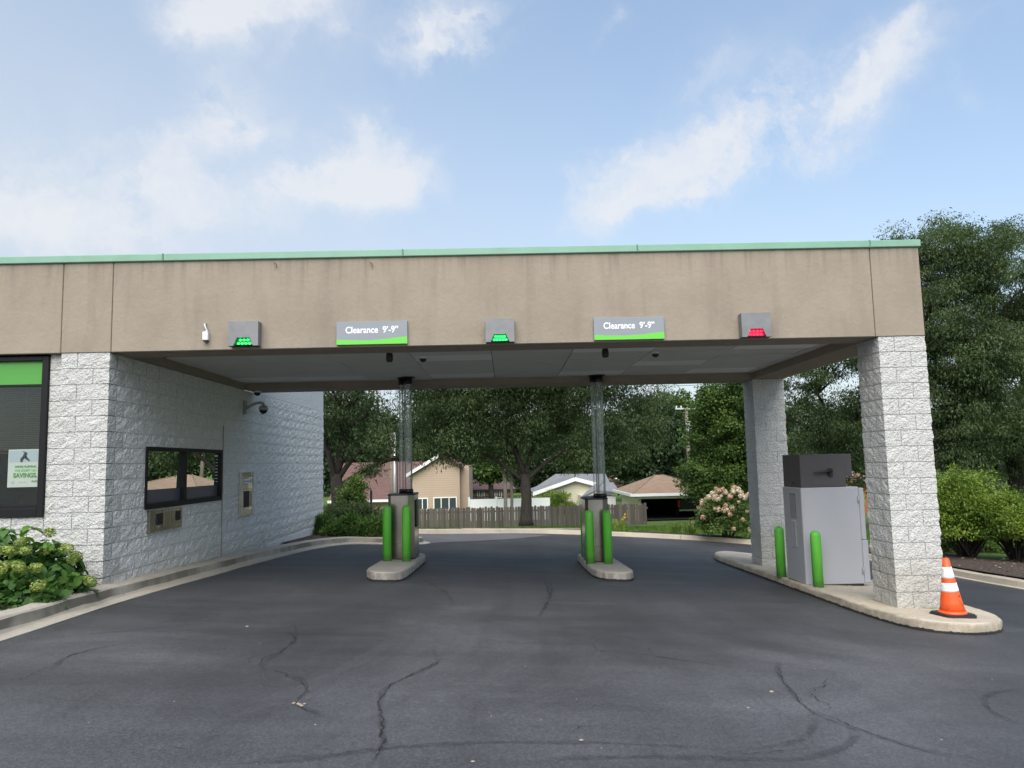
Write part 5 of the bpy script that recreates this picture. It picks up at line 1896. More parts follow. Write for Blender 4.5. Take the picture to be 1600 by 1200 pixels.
# left locust by the end of the wall
yt = 19.0
c1 = at(527, 800, yt)
tree('locust_tree', c1.x, yt, [bl(560, 640, yt, 1.6, 1.8, 1.3), bl(600, 690, yt - .3, 1.1, 1.2, .5), bl(500, 620, yt, 2.4, 2.0, 1.7), bl(560, 545, yt, 3.3, 2.6, 1.4), bl(640, 640, yt, .9, 1.2, .9), bl(430, 640, yt, 2.2, 2.0, 2.2), bl(575, 735, yt, .6, .8, .3), bl(605, 700, yt - .4, .8, .9, .4), bl(550, 700, yt, .9, .9, .5)],
     'sparse many-limbed locust just past the end of the white wall', r0=.25, trunk_h=2.1, trunk_lean=(-.05, 0), leaf='locust_leaf_dark', bark='dark_bark', seed=5, nclump=300, per=140, ln=.13, wd=.042, crad=(.35, .75),
     forks=[(-.9, .2, 4.2, .6, .5), (.2, -.2, 4.6, .9, .55), (1.1, .2, 4.3, .8, .55), (2.7, -.2, 2.65, .75, .4), (1.9, .3, 3.5, .85, .42), (-.6, -.3, 3.6, .8, .4), (.7, .3, 5.0, .95, .5)], limbs=40, shell=.3, droop=.7)
# big locusts at the right
for (u, y, bls, lb, sd, rr0, th) in (
    (1475, 15.5, [bl(1480, 420, 15.5, 1.7, 2.0, 1.5), bl(1440, 500, 15.3, 1.4, 1.8, 1.4), bl(1500, 560, 15.5, 2.0, 2.2, 1.5), bl(1430, 390, 15.8, .9, 1.1, .9), bl(1480, 355, 15.6, .55, .7, .55), bl(1540, 650, 15.0, 1.5, 1.8, 1.1), bl(1420, 640, 15.8, 1.0, 1.4, 1.0), bl(1480, 700, 15.6, 1.2, 1.5, .7), bl(1500, 750, 15.2, 1.4, 1.4, .7), bl(1440, 740, 15.8, 1.0, 1.2, .6)],
     'tall feathery locust rising beside the near right column', 11, .26, 2.6),
    (1590, 17.5, [bl(1590, 430, 17.5, 2.2, 2.4, 1.7), bl(1620, 520, 17.5, 2.4, 2.4, 1.9), bl(1580, 600, 17.2, 2.0, 2.2, 1.4), bl(1555, 385, 17.5, 1.0, 1.2, .9), bl(1600, 700, 17.4, 1.9, 2.0, 1.1), bl(1590, 755, 17.2, 1.9, 1.6, .7), bl(1700, 500, 17.5, 2.4, 2.4, 3.0)],
     'tall dark locust at the right edge behind the lime shrubs', 12, .28, 3.0)):
    b0_ = at(u, 800, y)
    tree('locust_tree', b0_.x, y, bls, lb, r0=rr0, trunk_h=th, leaf='locust_leaf', bark='dark_bark', seed=sd, nclump=560, per=220, ln=.12, wd=.04, crad=(.3, .75),
         forks=[(-1.8, .1, th + 2.4, .8, .45), (1.5, .2, th + 2.6, .85, .45), (-.4, .2, th + 4, .95, .6), (.8, -.2, th + 3.2, .95, .5), (1.9, -.3, th + .6, .8, .35), (-1.6, .2, th + .4, .85, .35)], limbs=46, shell=.35, droop=.75)
# tree seen between the two right columns
yq = 22
b0_ = at(1300, 790, yq)
tree('locust_tree', b0_.x, yq, [bl(1290, 690, yq, 1.9, 2.0, 1.2), bl(1260, 640, yq, 1.2, 1.5, .9), bl(1330, 630, yq, 1.3, 1.5, 1.0), bl(1240, 590, yq, 1.6, 1.5, .8), bl(1320, 540, yq, 2.4, 2.0, 1.4), bl(1300, 755, yq, 1.9, 1.8, .6)],
     'open locust seen between the two right columns', r0=.2, trunk_h=2.4, leaf='locust_leaf', bark='dark_bark', seed=15, nclump=300, per=180, ln=.13, wd=.045, crad=(.35, .8),
     forks=[(-1.6, 0, 4.6, .8, .45), (1.2, 0, 4.4, .85, .45), (-.3, 0, 5.6, .95, .5)], limbs=34, shell=.3, droop=.7)
# broad leaved tree behind the pink hydrangea
ym = 27
b0_ = at(1135, 800, ym)
tree('maple_tree', b0_.x, ym, [bl(1135, 735, ym, 2.0, 2.0, 1.5), bl(1125, 680, ym, 1.8, 1.8, 1.4), bl(1150, 620, ym, 1.9, 1.9, 1.4), bl(1095, 755, ym - .3, 1.1, 1.3, .9), bl(1190, 700, ym, 1.9, 1.8, 1.8), bl(1180, 560, ym, 1.9, 1.8, 1.3), bl(1105, 640, ym, 1.0, 1.2, .8), bl(1200, 770, ym, 1.8, 1.6, .8)],
     'bright green broadleaf tree right of the open garage', r0=.2, trunk_h=1.6, leaf='maple_leaf', seed=21, nclump=480, per=150, ln=.13, wd=.10, crad=(.4, .8), droop=.2, forks=[(-1, 0, 3.5), (1, 0, 4), (0, 0, 5)], limbs=24, shell=.5)
# smaller trees far behind, between the houses
for (u, v, y, r, lf, lb, sd) in ((766, 722, 50, 1.15, 'maple_leaf', 'small bright green tree in front of the maroon roofed house', 31),
                                 (1012, 668, 60, 3.2, 'wood_leaf', 'far dark tree behind the open garage', 32), (1045, 652, 64, 2.8, 'maple_leaf', 'far lighter green tree beside the utility pole', 33),
                                 (690, 655, 62, 3.6, 'wood_leaf', 'far dark tree above the peach house roof', 34), (590, 690, 66, 3.4, 'wood_leaf', 'far dark tree behind the red shingled roof', 35),
                                 (930, 690, 84, 3.6, 'wood_leaf', 'far dark tree above the grey shingled roof', 36), (870, 680, 86, 4.2, 'wood_leaf', 'far dark tree behind the cream house gable', 37),
                                 (770, 690, 88, 4.4, 'wood_leaf', 'far dark tree behind the maroon roofed house', 38), (540, 660, 60, 3.6, 'wood_leaf', 'far dark tree left of the red shingled roof', 39),
                                 (1250, 690, 60, 4.6, 'wood_leaf', 'far dark tree between the right columns', 40), (1350, 690, 60, 4.6, 'wood_leaf', 'far dark tree behind the cash machine', 41),
                                 (1450, 690, 50, 4.4, 'wood_leaf', 'far dark tree behind the near right column', 42), (1540, 690, 50, 4.6, 'wood_leaf', 'far dark tree behind the right shrubs', 43), (1160, 660, 62, 4.0, 'wood_leaf', 'far dark tree behind the bright broadleaf tree', 44)):
    p = at(u, v, y)
    far = y > 50
    tree('background_tree', p.x, y, [(p.x, y, p.z, r, r * .8, r * .8), (p.x + r * .5, y, p.z - r * .6, r * .8, r * .7, r * .6), (p.x - r * .5, y, p.z - r * .7, r * .8, r * .7, r * .6)] + ([(p.x, y, p.z - r * 1.2, r * 1.1, r * .6, r * .7)] if far else []),
         lb, grp='trees behind the houses', leaf=lf, r0=.22, trunk_h=2.5, seed=sd, nclump=150 if not far else 230, per=60 if not far else 70, ln=.26 if not far else .42, wd=.16 if not far else .26, crad=(.35, .8) if not far else (.7, 1.5), droop=.2, limbs=10, zbase=-2.1)

# two pale trunks left of the central tree
for (u, r, lb) in ((789, .115, 'left of two pale tree trunks behind the fence'), (799, .10, 'right of two pale tree trunks behind the fence')):
    p = at(u, 780, 38)
    tree('pale_tree', p.x, 38 + (u - 789) * .05, [bl(u + 4, 715, 38, 1.3, 1.3, .6), bl(u - 10, 690, 38, 1.6, 1.4, .9)], lb, grp='pale trunked trees', leaf='locust_leaf_dark', bark='pale_bark', r0=r, trunk_h=3.4, seed=int(u), nclump=70, per=70, zbase=-2.1, limbs=8, forks=[(-.5, 0, 4.2, .8, .5), (.4, 0, 4.4, .9, .5)])

# the wood on the horizon: one mass
rngw = np.random.default_rng(50)
Cw, Rw = [], []
for i in range(900):
    az = rngw.uniform(-1.15, 1.25)
    dd = rngw.uniform(95, 125)
    x = CAM[0] + dd * math.tan(az) if abs(az) < .9 else CAM[0] + dd * math.tan(.9) * (az / .9)
    hmax = 5.2 + 1.8 * noise.noise(Vector((x * .06, 1, 0))) + 1.2 * noise.noise(Vector((x * .2, 4, 0)))
    gap = max(0, 1 - abs(math.atan2(x - CAM[0], dd) - math.atan2(250, FPX)) / .05)
    zt_ = CAM[2] + hmax - 4.0 * gap
    Cw.append((x, dd - 9.7, -2.2 + (zt_ + 2.2) * rngw.random() ** .6)); Rw.append(rngw.uniform(1.6, 2.9))
V = leaf_quads(np.array(Cw), np.array(Rw), 90, 1.0, .6, .1, .8, rngw)
link('woodland', quads_mesh('woodland', V, M['wood_leaf']), kind='stuff', label='dark far wood on the horizon behind the houses', cat='wood')


def shrub(name, x, y, z, rx, ry, rz, label, leaf, n=120, per=90, ln=.08, wd=.04, crad=(.12, .28), stems=18, seed=1, bark='bark', droop=0.0, grp=None, arch=0.0, flat=.7, shell=.6, lift=.0):
    rng = np.random.default_rng(seed)
    rr = random.Random(seed)
    t = empty(name, (x, y, z), label, 'shrub', grp)
    o = rng.normal(size=(n, 3))
    o[:, 2] = np.abs(o[:, 2])
    o /= np.linalg.norm(o, axis=1, keepdims=True)
    o *= (shell + (1 - shell) * rng.random((n, 1))) * rng.uniform(.82, 1.15, (n, 1))
    C_ = np.array([x, y, z + lift]) + o * np.array([rx, ry, rz - lift])
    V = leaf_quads(C_, rng.uniform(crad[0], crad[1], n), per, ln, wd, droop, flat, rng)
    m = MB()
    for k in range(stems):
        c = C_[rr.randrange(n)]
        a = (x + rr.uniform(-.12, .12) * rx, y + rr.uniform(-.12, .12) * ry, z - .03)
        m.tube(limb_path(a, c, .05, 4, rr), [.022, .018, .013, .009, .005], 5, cap=False)
    m.build('stem', M[bark], t)
    link('foliage', quads_mesh('foliage', V, M[leaf]), t)
    return t, C_


# lime shrubs in the right bed
for (u, vt, y, r, lb, sd) in ((1512, 730, 7.6, 1.05, 'lime green shrub right behind the near column', 61), (1592, 772, 6.9, .95, 'lower lime green shrub at the right edge of the bed', 62), (1680, 740, 7.2, 1.2, 'lime green shrub out past the right edge', 63)):
    p = at(u, 870, y)
    zt_ = at(u, vt, y).z
    if u > 1650: continue
    shrub('lime_shrub', p.x, y, land(p.x, y), r, .9, zt_ - land(p.x, y), lb, 'lime_shrub_leaf', n=210, per=110, ln=.07, wd=.032, crad=(.13, .3), seed=sd, grp='lime shrubs in the right bed', stems=54, bark='dark_bark', lift=.6, flat=.8)
p = at(1490, 840, 9.5)
shrub('dark_shrub', p.x, 9.8, land(p.x, 9.8), 1.5, .8, 1.6, 'dark green shrub behind the lime shrubs', 'maple_leaf', n=150, per=90, ln=.09, wd=.05, crad=(.15, .3), seed=64, stems=20)
p = at(1640, 840, 10.2)
shrub('dark_shrub', p.x, 10.4, land(p.x, 10.4), 1.7, .8, 1.5, 'dark green shrub at the far right edge', 'maple_leaf', n=150, per=90, ln=.09, wd=.05, crad=(.15, .3), seed=65, stems=20)

# junipers at the end of the wall
for (u, v, y, rx, h, lb, sd) in ((545, 842, 10.55, .85, .5, 'low spreading juniper at the end of the white wall', 71), (585, 845, 10.4, .70, .45, 'low spreading juniper behind the left bollards', 72), (500, 838, 11.0, .50, .42, 'juniper tight against the wall corner', 73)):
    p = at(u, v, y)
    shrub('juniper', p.x, y, g(p.x, y) + .12, rx, .55, h, lb, 'juniper_leaf', n=150, per=130, ln=.11, wd=.022, crad=(.10, .22), seed=sd, droop=-.5, grp='junipers in the end bed', stems=14, shell=.4)
p = at(565, 800, 14.6)
shrub('red_tipped_shrub', at(545, 800, 14.2).x, 14.6, g(0, 14.6) + .1, 1.2, .7, .8, 'rusty green shrub behind the junipers', 'locust_leaf_dark', n=130, per=110, ln=.08, wd=.03, crad=(.12, .28), seed=74, stems=16)
p = at(557, 760, 17)
shrub('tall_shrub', p.x, 16.6, land(p.x, 16.6), .55, .5, at(557, 735, 17).z - land(p.x, 16.6), 'narrow green shrub under the left locust', 'maple_leaf', n=130, per=90, ln=.09, wd=.05, crad=(.14, .3), seed=75, stems=10)
p = at(866, 785, 45)
shrub('round_bush', p.x, 45, -2.1, 1.6, 1.0, at(866, 769, 45).z + 2.1, 'round olive bush against the cream house gable', 'lime_shrub_leaf', n=130, per=90, ln=.22, wd=.05, crad=(.25, .5), seed=76, droop=-.6, stems=8)

# dark post standing by the fence
p = at(580, 810, 16)
t = empty('dark_post', (p.x, 16, land(p.x, 16)), 'thin dark post standing in the shrubs left of the left pedestal', 'post')
MB().box(p.x - .035, 15.965, land(p.x, 16), p.x + .035, 16.035, at(580, 766, 16).z, 0, .005).build('post', M['black_plastic'], t)


# pink hydrangea: heads are parts
def blob_cluster(r, n, ln, wd, seed):
    rng = np.random.default_rng(seed)
    o = rng.normal(size=(n, 3)); o /= np.linalg.norm(o, axis=1, keepdims=True)
    P = o * r * rng.uniform(.75, 1.0, (n, 1))
    d = np.cross(o, rng.normal(size=o.shape)); d /= np.linalg.norm(d, axis=1, keepdims=True)
    s = np.cross(d, o) + o * rng.normal(size=(n, 1)) * .35
    return np.stack([P - d * ln / 2, P + s * wd / 2 + o * .004, P + d * ln / 2, P - s * wd / 2 + o * .004], axis=1)


yp_ = 13.9
pa = at(1137, 838, yp_)
zg = land(pa.x, yp_)
t, C_ = shrub('pink_hydrangea', pa.x, yp_, zg, 1.0, .75, at(1120, 768, yp_).z - zg, 'large hydrangea bush full of pink and cream heads at the back kerb', 'maple_leaf', n=150, per=75, ln=.09, wd=.05, crad=(.12, .26), seed=81, stems=22, droop=.1, lift=.25)
heads = [quads_mesh('head', blob_cluster(.08, 60, .045, .035, s), M[mn]) for s, mn in ((1, 'pink_bloom'), (2, 'pink_bloom'), (3, 'white_bloom'), (4, 'pink_bloom'))]
rr = random.Random(82)
for i in range(78):
    th, ph = rr.uniform(math.pi * .95, math.pi * 2.05), rr.random() ** .8
    el = ph * 1.35
    rj = rr.uniform(.96, 1.12)
    x = pa.x + math.cos(el) * math.cos(th) * 1.12 * rj
    y = yp_ + math.cos(el) * math.sin(th) * .85 * rj
    z = zg + .12 + math.sin(el) * (at(1120, 768, yp_).z - zg - .1) * rj
    o = link('flower_head', heads[rr.randrange(4)], t, world=False)
    o.location = Vector((x, y, z)) - t.location
    s = rr.uniform(.65, 1.15)
    o.scale = (s, s, s * .9)
    o.rotation_euler = (rr.uniform(0, 3), rr.uniform(0, 3), 0)

# hydrangeas by the office window, each large leaf an object of its own
def leaf_mesh(name, L_, W_, material, seed):
    rr = random.Random(seed)
    V, F = [], []
    prof = [(0, .02), (.15, .55), (.35, .95), (.55, 1.0), (.78, .62), (1.0, .02)]
    dr_ = rr.uniform(.12, .28)
    for (t_, w_) in prof:
        x = L_ * t_
        z = -dr_ * L_ * t_ * t_ * 1.4
        hw = W_ / 2 * w_
        V += [(x, -hw, z + hw * .35 + rr.uniform(-.003, .003)), (x, 0, z), (x, hw, z + hw * .35 + rr.uniform(-.003, .003))]
    for i in range(len(prof) - 1):
        b = i * 3
        F += [(b, b + 1, b + 4, b + 3), (b + 1, b + 2, b + 5, b + 4)]
    me = bpy.data.meshes.new(name)
    me.from_pydata(V, [], F)
    me.polygons.foreach_set('use_smooth', [True] * len(F))
    me.materials.append(material)
    return me


LM = [leaf_mesh('leaf', .15, .10, M['hydrangea_leaf'], s) for s in range(5)] + [leaf_mesh('leaf', .14, .09, M['hydrangea_leaf_young'], s) for s in range(5, 8)]
BM = [quads_mesh('bloom', blob_cluster(.075, 190, .028, .022, s), M['hydrangea_bloom']) for s in (5, 6, 7)]


def hydrangea(x, y, rx, ry, h, nl, nb, label, seed, fixed=()):
    rr = random.Random(seed)
    z = g(x, y) + .10
    t = empty('hydrangea', (x, y, z), label, 'shrub', 'hydrangeas by the office window')
    m = MB()
    # inner filler leaves joined
    rng = np.random.default_rng(seed)
    n = 200
    o = rng.normal(size=(n, 3)); o[:, 2] = np.abs(o[:, 2]); o /= np.linalg.norm(o, axis=1, keepdims=True)
    o *= rng.uniform(.25, .86, (n, 1))
    C_ = np.array([x, y, z]) + o * np.array([rx, ry, h])
    V = leaf_quads(C_, np.full(n, .10), 7, .13, .09, .2, .8, rng)
    link('inner_foliage', quads_mesh('inner', V, M['hydrangea_leaf']), t, kind='stuff')
    anchors = []
    for k in range(nl):
        cl = k % 5
        if cl == 0:
            th = rr.uniform(0, 2 * math.pi); el = math.asin(rr.random() ** .9)
            rj = rr.uniform(.82, 1.08)
            anchor = Vector((x + math.cos(el) * math.cos(th) * rx * rj, y + math.cos(el) * math.sin(th) * ry * rj, z + math.sin(el) * h * rj))
            anchors.append((anchor, th, el))
            base = rr.uniform(0, 6.28)
            young = rr.random() < .22
        a = base + cl * 1.256 + rr.uniform(-.3, .3)
        o = link('leaf', LM[rr.randrange(5, 8) if young else rr.randrange(5)], t, world=False)
        o.location = anchor - t.location + Vector((rr.uniform(-.015, .015), rr.uniform(-.015, .015), -.012 * cl))
        outd = Vector((math.cos(th) * math.cos(el), math.sin(th) * math.cos(el), math.sin(el) + .7)).normalized()
        q = outd.to_track_quat('Z', 'X') 
        o.rotation_mode = 'QUATERNION'
        from mathutils import Quaternion
        o.rotation_quaternion = q @ Quaternion((0, 0, 1), a) @ Quaternion((0, 1, 0), rr.uniform(-.1, .55))
        s = rr.uniform(.7, 1.25)
        o.scale = (s, s, s)
    for a, th, el in anchors[::2]:
        m.tube(limb_path((x + (a.x - x) * .2, y + (a.y - y) * .2, z - .05), a, .05, 4, rr), [.009, .008, .006, .005, .004], 5, cap=False)
    m.build('stem', M['bark'], t)
    for k in range(nb):
        if k < len(fixed):
            c = Vector(fixed[k])
        else:
            th = rr.uniform(0, 6.28); el = math.asin(rr.random() ** .6)
            c = Vector((x + math.cos(el) * math.cos(th) * rx * 1.05, y + math.cos(el) * math.sin(th) * ry * 1.05, z + math.sin(el) * h * 1.08))
        o = link('flower_head', BM[k % 3], t, world=False)
        o.location = c - t.location
        s = rr.uniform(.75, 1.05)
        o.scale = (s * 1.1, s * 1.1, s * .85)
        o.rotation_euler = (rr.uniform(0, .6), rr.uniform(0, .6), rr.uniform(0, 6))
    return t


yh = -.95
fx1 = [A(32, 847, -1.3), A(104, 857, -.95), A(57, 887, -1.35), A(14, 860, -1.3), A(40, 860, -1.3), A(5, 885, -1.4)]
hydrangea(at(12, 880, yh).x, -.95, .70, .62, .80, 270, 8, 'tall hydrangea with lime flower heads below the office window', 91, fx1)
hydrangea(at(88, 900, -.6).x - .07, -.55, .43, .38, .52, 190, 6, 'smaller hydrangea leaning towards the wall corner', 92, [A(141, 908, -.75), A(115, 872, -.8), A(78, 832, -.55)])
hydrangea(at(60, 925, -1.45).x - .26, -1.25, .34, .30, .32, 130, 4, 'low leafy hydrangea nearest the kerb', 93, [A(60, 915, -1.45), A(30, 886, -1.5), A(3, 888, -1.6)])
hydrangea(-2.3, -1.0, .7, .6, .8, 120, 5, 'hydrangea standing out past the left edge', 94)

# wood chips on the two visible beds
rr = random.Random(8)
mb = MB()
for i in range(2600):
    x, y = rr.uniform(-2.2, .1), rr.uniform(-4.5, -.05)
    z = g(x, y) + .135
    a, l, w, h = rr.uniform(0, 6.28), rr.uniform(.012, .035), rr.uniform(.004, .01), rr.uniform(.003, .012)
    tl = rr.uniform(-.01, .012)
    cx_, sx_ = math.cos(a), math.sin(a)
    mb.add([(x - l * cx_ - w * sx_, y - l * sx_ + w * cx_, z - tl), (x - l * cx_ + w * sx_, y - l * sx_ - w * cx_, z - tl), (x + l * cx_ + w * sx_, y + l * sx_ - w * cx_, z + tl), (x + l * cx_ - w * sx_, y + l * sx_ + w * cx_, z + tl), (x, y, z + h + abs(tl))],
           [(0, 1, 4), (1, 2, 4), (2, 3, 4), (3, 0, 4)], rr.choice((0, 0, 0, 1, 1, 2)))
for i in range(4200):
    p = rr.choice(fan)
    if not (p.x > 12.5 and -1 < p.y < 12): continue
    d = (p - CEN).normalized()
    tt = rr.uniform(.35, 3.8)
    x, y = p.x + d.x * tt + rr.uniform(-.3, .3), p.y + d.y * tt + rr.uniform(-.3, .3)
    z = land_h(p.x, p.y, x, y, tt) + .06
    a, l, w, h = rr.uniform(0, 6.28), rr.uniform(.02, .05), rr.uniform(.006, .014), rr.uniform(.004, .016)
    cx_, sx_ = math.cos(a), math.sin(a)
    mb.add([(x - l * cx_ - w * sx_, y - l * sx_ + w * cx_, z), (x - l * cx_ + w * sx_, y - l * sx_ - w * cx_, z), (x + l * cx_ + w * sx_, y + l * sx_ - w * cx_, z), (x + l * cx_ - w * sx_, y + l * sx_ + w * cx_, z), (x, y, z + h)],
           [(0, 1, 4), (1, 2, 4), (2, 3, 4), (3, 0, 4)], rr.choice((0, 0, 0, 1, 1, 2)))
mb.build('wood_chips', [M['chip_dark'], M['chip_brown'], M['chip_pale']], kind='stuff', label='loose brown wood chips over the planting beds', cat='mulch')

# grass blades on the near part of the back lawn
rng = np.random.default_rng(9)
B = []
fp = [p for p in fan if -3 < p.x < 16 and p.y > 6]
for i in range(30000):
    p = fp[rng.integers(len(fp))]
    d = (p - CEN).normalized()
    back = p.x > 8.6
    tt = rng.uniform(.34 if not back else 1.45, 9) if p.y > 12.5 else rng.uniform(3.6, 9)
    x, y = p.x + d.x * tt + rng.uniform(-.4, .4), p.y + d.y * tt
    if p.x < 9 and 3.4 < x < 8.3 and tt < 3.2: continue
    z = land_h(p.x, p.y, x, y, tt)
    h = rng.uniform(.04, .11)
    a = rng.uniform(0, 3.14)
    w = .012
    lx, ly = rng.normal() * .03, rng.normal() * .03
    B.append([(x - w * math.cos(a), y - w * math.sin(a), z - .01), (x + w * math.cos(a), y + w * math.sin(a), z - .01), (x + lx + .003, y + ly, z + h), (x + lx, y + ly, z + h)])
link('grass', quads_mesh('grass', np.array(B), M['grass_blade']), kind='stuff', label='short green grass along the back kerb', cat='grass')
# daylily tufts near the back kerb
for i, (u, v, y, lb) in enumerate(((968, 826, 15.9, 'small daylily clump with yellow flowers right of the right pedestal'), (1052, 830, 15.2, 'small daylily clump left of the pink hydrangea'), (1078, 828, 15.0, 'small grassy daylily clump beside the pink hydrangea'))):
    p = at(u, v, y)
    z = land(p.x, y)
    t = empty('daylily', (p.x, y, z), lb, 'plant', 'daylilies at the back kerb')
    B = []
    for k in range(70):
        a, r_, h = rng.uniform(0, 6.28), rng.uniform(.1, .4), rng.uniform(.15, .42)
        bx, by = p.x + rng.normal() * .1, y + rng.normal() * .08
        B.append([(bx - .008, by, z), (bx + .008, by, z), (bx + r_ * math.cos(a) * .6 + .008, by + r_ * math.sin(a) * .6, z + h), (bx + r_ * math.cos(a) * .6 - .008, by + r_ * math.sin(a) * .6, z + h)])
        B.append([(bx + r_ * math.cos(a) * .6 - .008, by + r_ * math.sin(a) * .6, z + h), (bx + r_ * math.cos(a) * .6 + .008, by + r_ * math.sin(a) * .6, z + h), (bx + r_ * math.cos(a) + .002, by + r_ * math.sin(a), z + h * .8), (bx + r_ * math.cos(a), by + r_ * math.sin(a), z + h * .8)])
    link('leaves', quads_mesh('leaves', np.array(B), M['lime_shrub_leaf']), t)
    if i == 0:
        for k in range(3):
            o = link('flower', quads_mesh('flower', blob_cluster(.045, 16, .05, .04, k), M['yellow_flower']), t, world=False)
            o.location = (rng.uniform(-.2, .2), -.1, .4 + .08 * k)

# ------------------------------------------------------------------ plank fence
yF = 31.0
ft = empty('plank_fence', (3.5, yF, -2.1), 'long weathered grey plank fence across the back of the lawn', 'fence')
xa, xb = at(535, 797, yF).x, at(1012, 786, yF).x
zt0, zt1 = at(560, 797, yF).z, at(1010, 785.5, yF).z
zmean = (zt0 + zt1) / 2
pm = []
for s in range(5):
    rr = random.Random(s)
    hh = 1.62 + rr.uniform(-.03, .03)
    m = MB()
    w = .0675 + rr.uniform(-.002, .001)
    m.prism([(-w, 0), (w, 0), (w, hh - .05), (w - .03, hh), (-w + .03, hh), (-w, hh - .05)], -.01, .01, axis='y')
    pm.append(m.mesh('plank', M['weathered_plank']))
x = xa
rr = random.Random(77)
npl = 0
while x < xb:
    o = link('plank', pm[rr.randrange(5)], ft, world=False)
    o.location = (x - 3.5, rr.uniform(-.008, .008), zmean - 1.64 + 2.1 + rr.uniform(-.025, .025))
    o.rotation_euler = (0, rr.uniform(-.008, .008), 0)
    x += .145 + rr.uniform(-.002, .003)
    npl += 1
for z in (zmean - .25, zmean - 1.2):
    MB().box(xa - .1, yF + .012, z - .045, xb, yF + .05, z + .045).build('rail', M['weathered_plank'], ft)
x = xa
while x < xb + .1:
    MB().box(x - .05, yF + .051, zmean - 2.1, x + .05, yF + .15, zmean - .1).build('post', M['weathered_plank'], ft)
    x += 2.44


# ------------------------------------------------------------------ houses
def slab(poly3, th, name, material, parent, **kw):
    """a roof plane: polygon in space, thickness downwards, lying in its own object axes so that shingles follow it"""
    P = [Vector(p) for p in poly3]
    ex = (P[1] - P[0]).normalized()
    nrm = ex.cross(P[-1] - P[0]).normalized()
    if nrm.z < 0: nrm = -nrm
    ey = nrm.cross(ex)
    Mx = Matrix((ex, ey, nrm)).transposed().to_4x4()
    Mx.translation = P[0]
    inv = Mx.inverted()
    L2 = [inv @ p for p in P]
    if (L2[1] - L2[0]).cross(L2[2] - L2[1]).z < 0: L2 = L2[::-1]
    m = MB().prism([(p.x, p.y) for p in L2], -th, 0)
    me = m.mesh(name, material)
    o = bpy.data.objects.new(name, me)
    COL.objects.link(o)
    o.parent = parent
    q = Vector((0, 0, 0)); pp = parent
    while pp is not None:
        q += pp.location; pp = pp.parent
    o.matrix_local = Matrix.Translation(-q) @ Mx
    return o


def window(x0, x1, z0, z1, y, parent, mull=1, trim='white_trim'):
    w = empty('window', ((x0 + x1) / 2, y, z0))
    w.parent = parent
    w.location = Vector(((x0 + x1) / 2, y, z0)) - parent.location
    m = MB()
    f = .07
    m.box(x0, y - .05, z0, x0 + f, y - .004, z1).box(x1 - f, y - .05, z0, x1, y - .004, z1).box(x0 + f, y - .05, z1 - f, x1 - f, y - .004, z1).box(x0 + f, y - .05, z0, x1 - f, y - .004, z0 + f)
    for k in range(1, mull + 1):
        xm = x0 + (x1 - x0) * k / (mull + 1)
        m.box(xm - .03, y - .045, z0 + f, xm + .03, y - .004, z1 - f)
    m.build('frame', M[trim], w)
    MB().box(x0 + f, y - .02, z0 + f, x1 - f, y - .005, z1 - f).build('pane', M['house_glass'], w)
    return w


ZG = -2.15
# peach house
y = 42.0
X = lambda u, v=780, yy=None: at(u, v, y if yy is None else yy).x
Z = lambda v, u, yy=None: at(u, v, y if yy is None else yy).z
h = empty('peach_house', (X(640), y, ZG), 'peach sided house with a red shingle roof behind the plank fence', 'house')
xl, xg, xr, xrr = X(520), X(640), X(718), X(733)
ze = Z(779, 590)
zr = Z(722, 600, y + 5)
MB().box(xl, y + .4, ZG, xg, y + 8, ze).build('wall', M['peach_siding'], h)
slab([(xl - .3, y - .1, ze - .05), (xg + .1, y - .1, ze - .05), (xg + 1.2, y + 5, zr), (xl - .3, y + 5, zr)], .15, 'roof', M['red_shingle'], h)
MB().box(xl - .3, y - .26, ze - .22, xg - .02, y - .11, ze - .06).build('gutter', M['white_trim'], h)
# gabled wing with the wall facing the lane
xap = (xg + xr) / 2 + .4
zap = Z(712, 680)
zev = Z(740, 640)
m = MB()
m.prism([(xg + .15, ZG), (xr, ZG), (xr, Z(728, 718)), (xap, zap - .12), (xg + .15, zev - .1)], y - .0, y + 7, axis='y')
m.build('wing_wall', M['peach_siding'], h)
MB().box(xr + .01, y + .6, ZG, xrr, y + 6, Z(727, 726)).build('wing_wall', M['peach_siding'], h)
slab([(xg - .25, y - .35, zev - .12), (xap, y - .35, zap + .12), (xap, y + 7, zap + .12), (xg - .25, y + 7, zev - .12)], .14, 'roof', M['red_shingle'], h)
slab([(xr + .3, y - .35, Z(728, 718) - .02), (xap + .005, y - .35, zap + .10), (xap + .005, y + 7, zap + .10), (xr + .3, y + 7, Z(728, 718) - .02)], .14, 'roof', M['red_shingle'], h)
MB().add([(xg - .27, y - .39, zev - .30), (xg - .27, y - .39, zev - .06), (xap, y - .39, zap + .14), (xap, y - .39, zap - .10), (xg - .27, y - .36, zev - .30), (xg - .27, y - .36, zev - .06), (xap, y - .36, zap + .14), (xap, y - .36, zap - .10)],
         [(0, 3, 2, 1), (4, 5, 6, 7), (0, 1, 5, 4), (1, 2, 6, 5), (0, 4, 7, 3)]).build('rake_board', M['white_trim'], h)
window(X(651), X(669), Z(797, 660), Z(778, 660), y - .001, h, 1)
window(X(677), X(714), Z(797, 695), Z(776.5, 695), y - .001, h, 2)
MB().box(xr - .06, y - .03, ZG, xr + .03, y - .002, Z(731, 718)).build('corner_board', M['peach_siding'], h)
MB().box(X(674.5) - .03, y - .02, ZG, X(674.5) + .03, y - .002, Z(737, 674)).build('downpipe', M['peach_siding'], h)

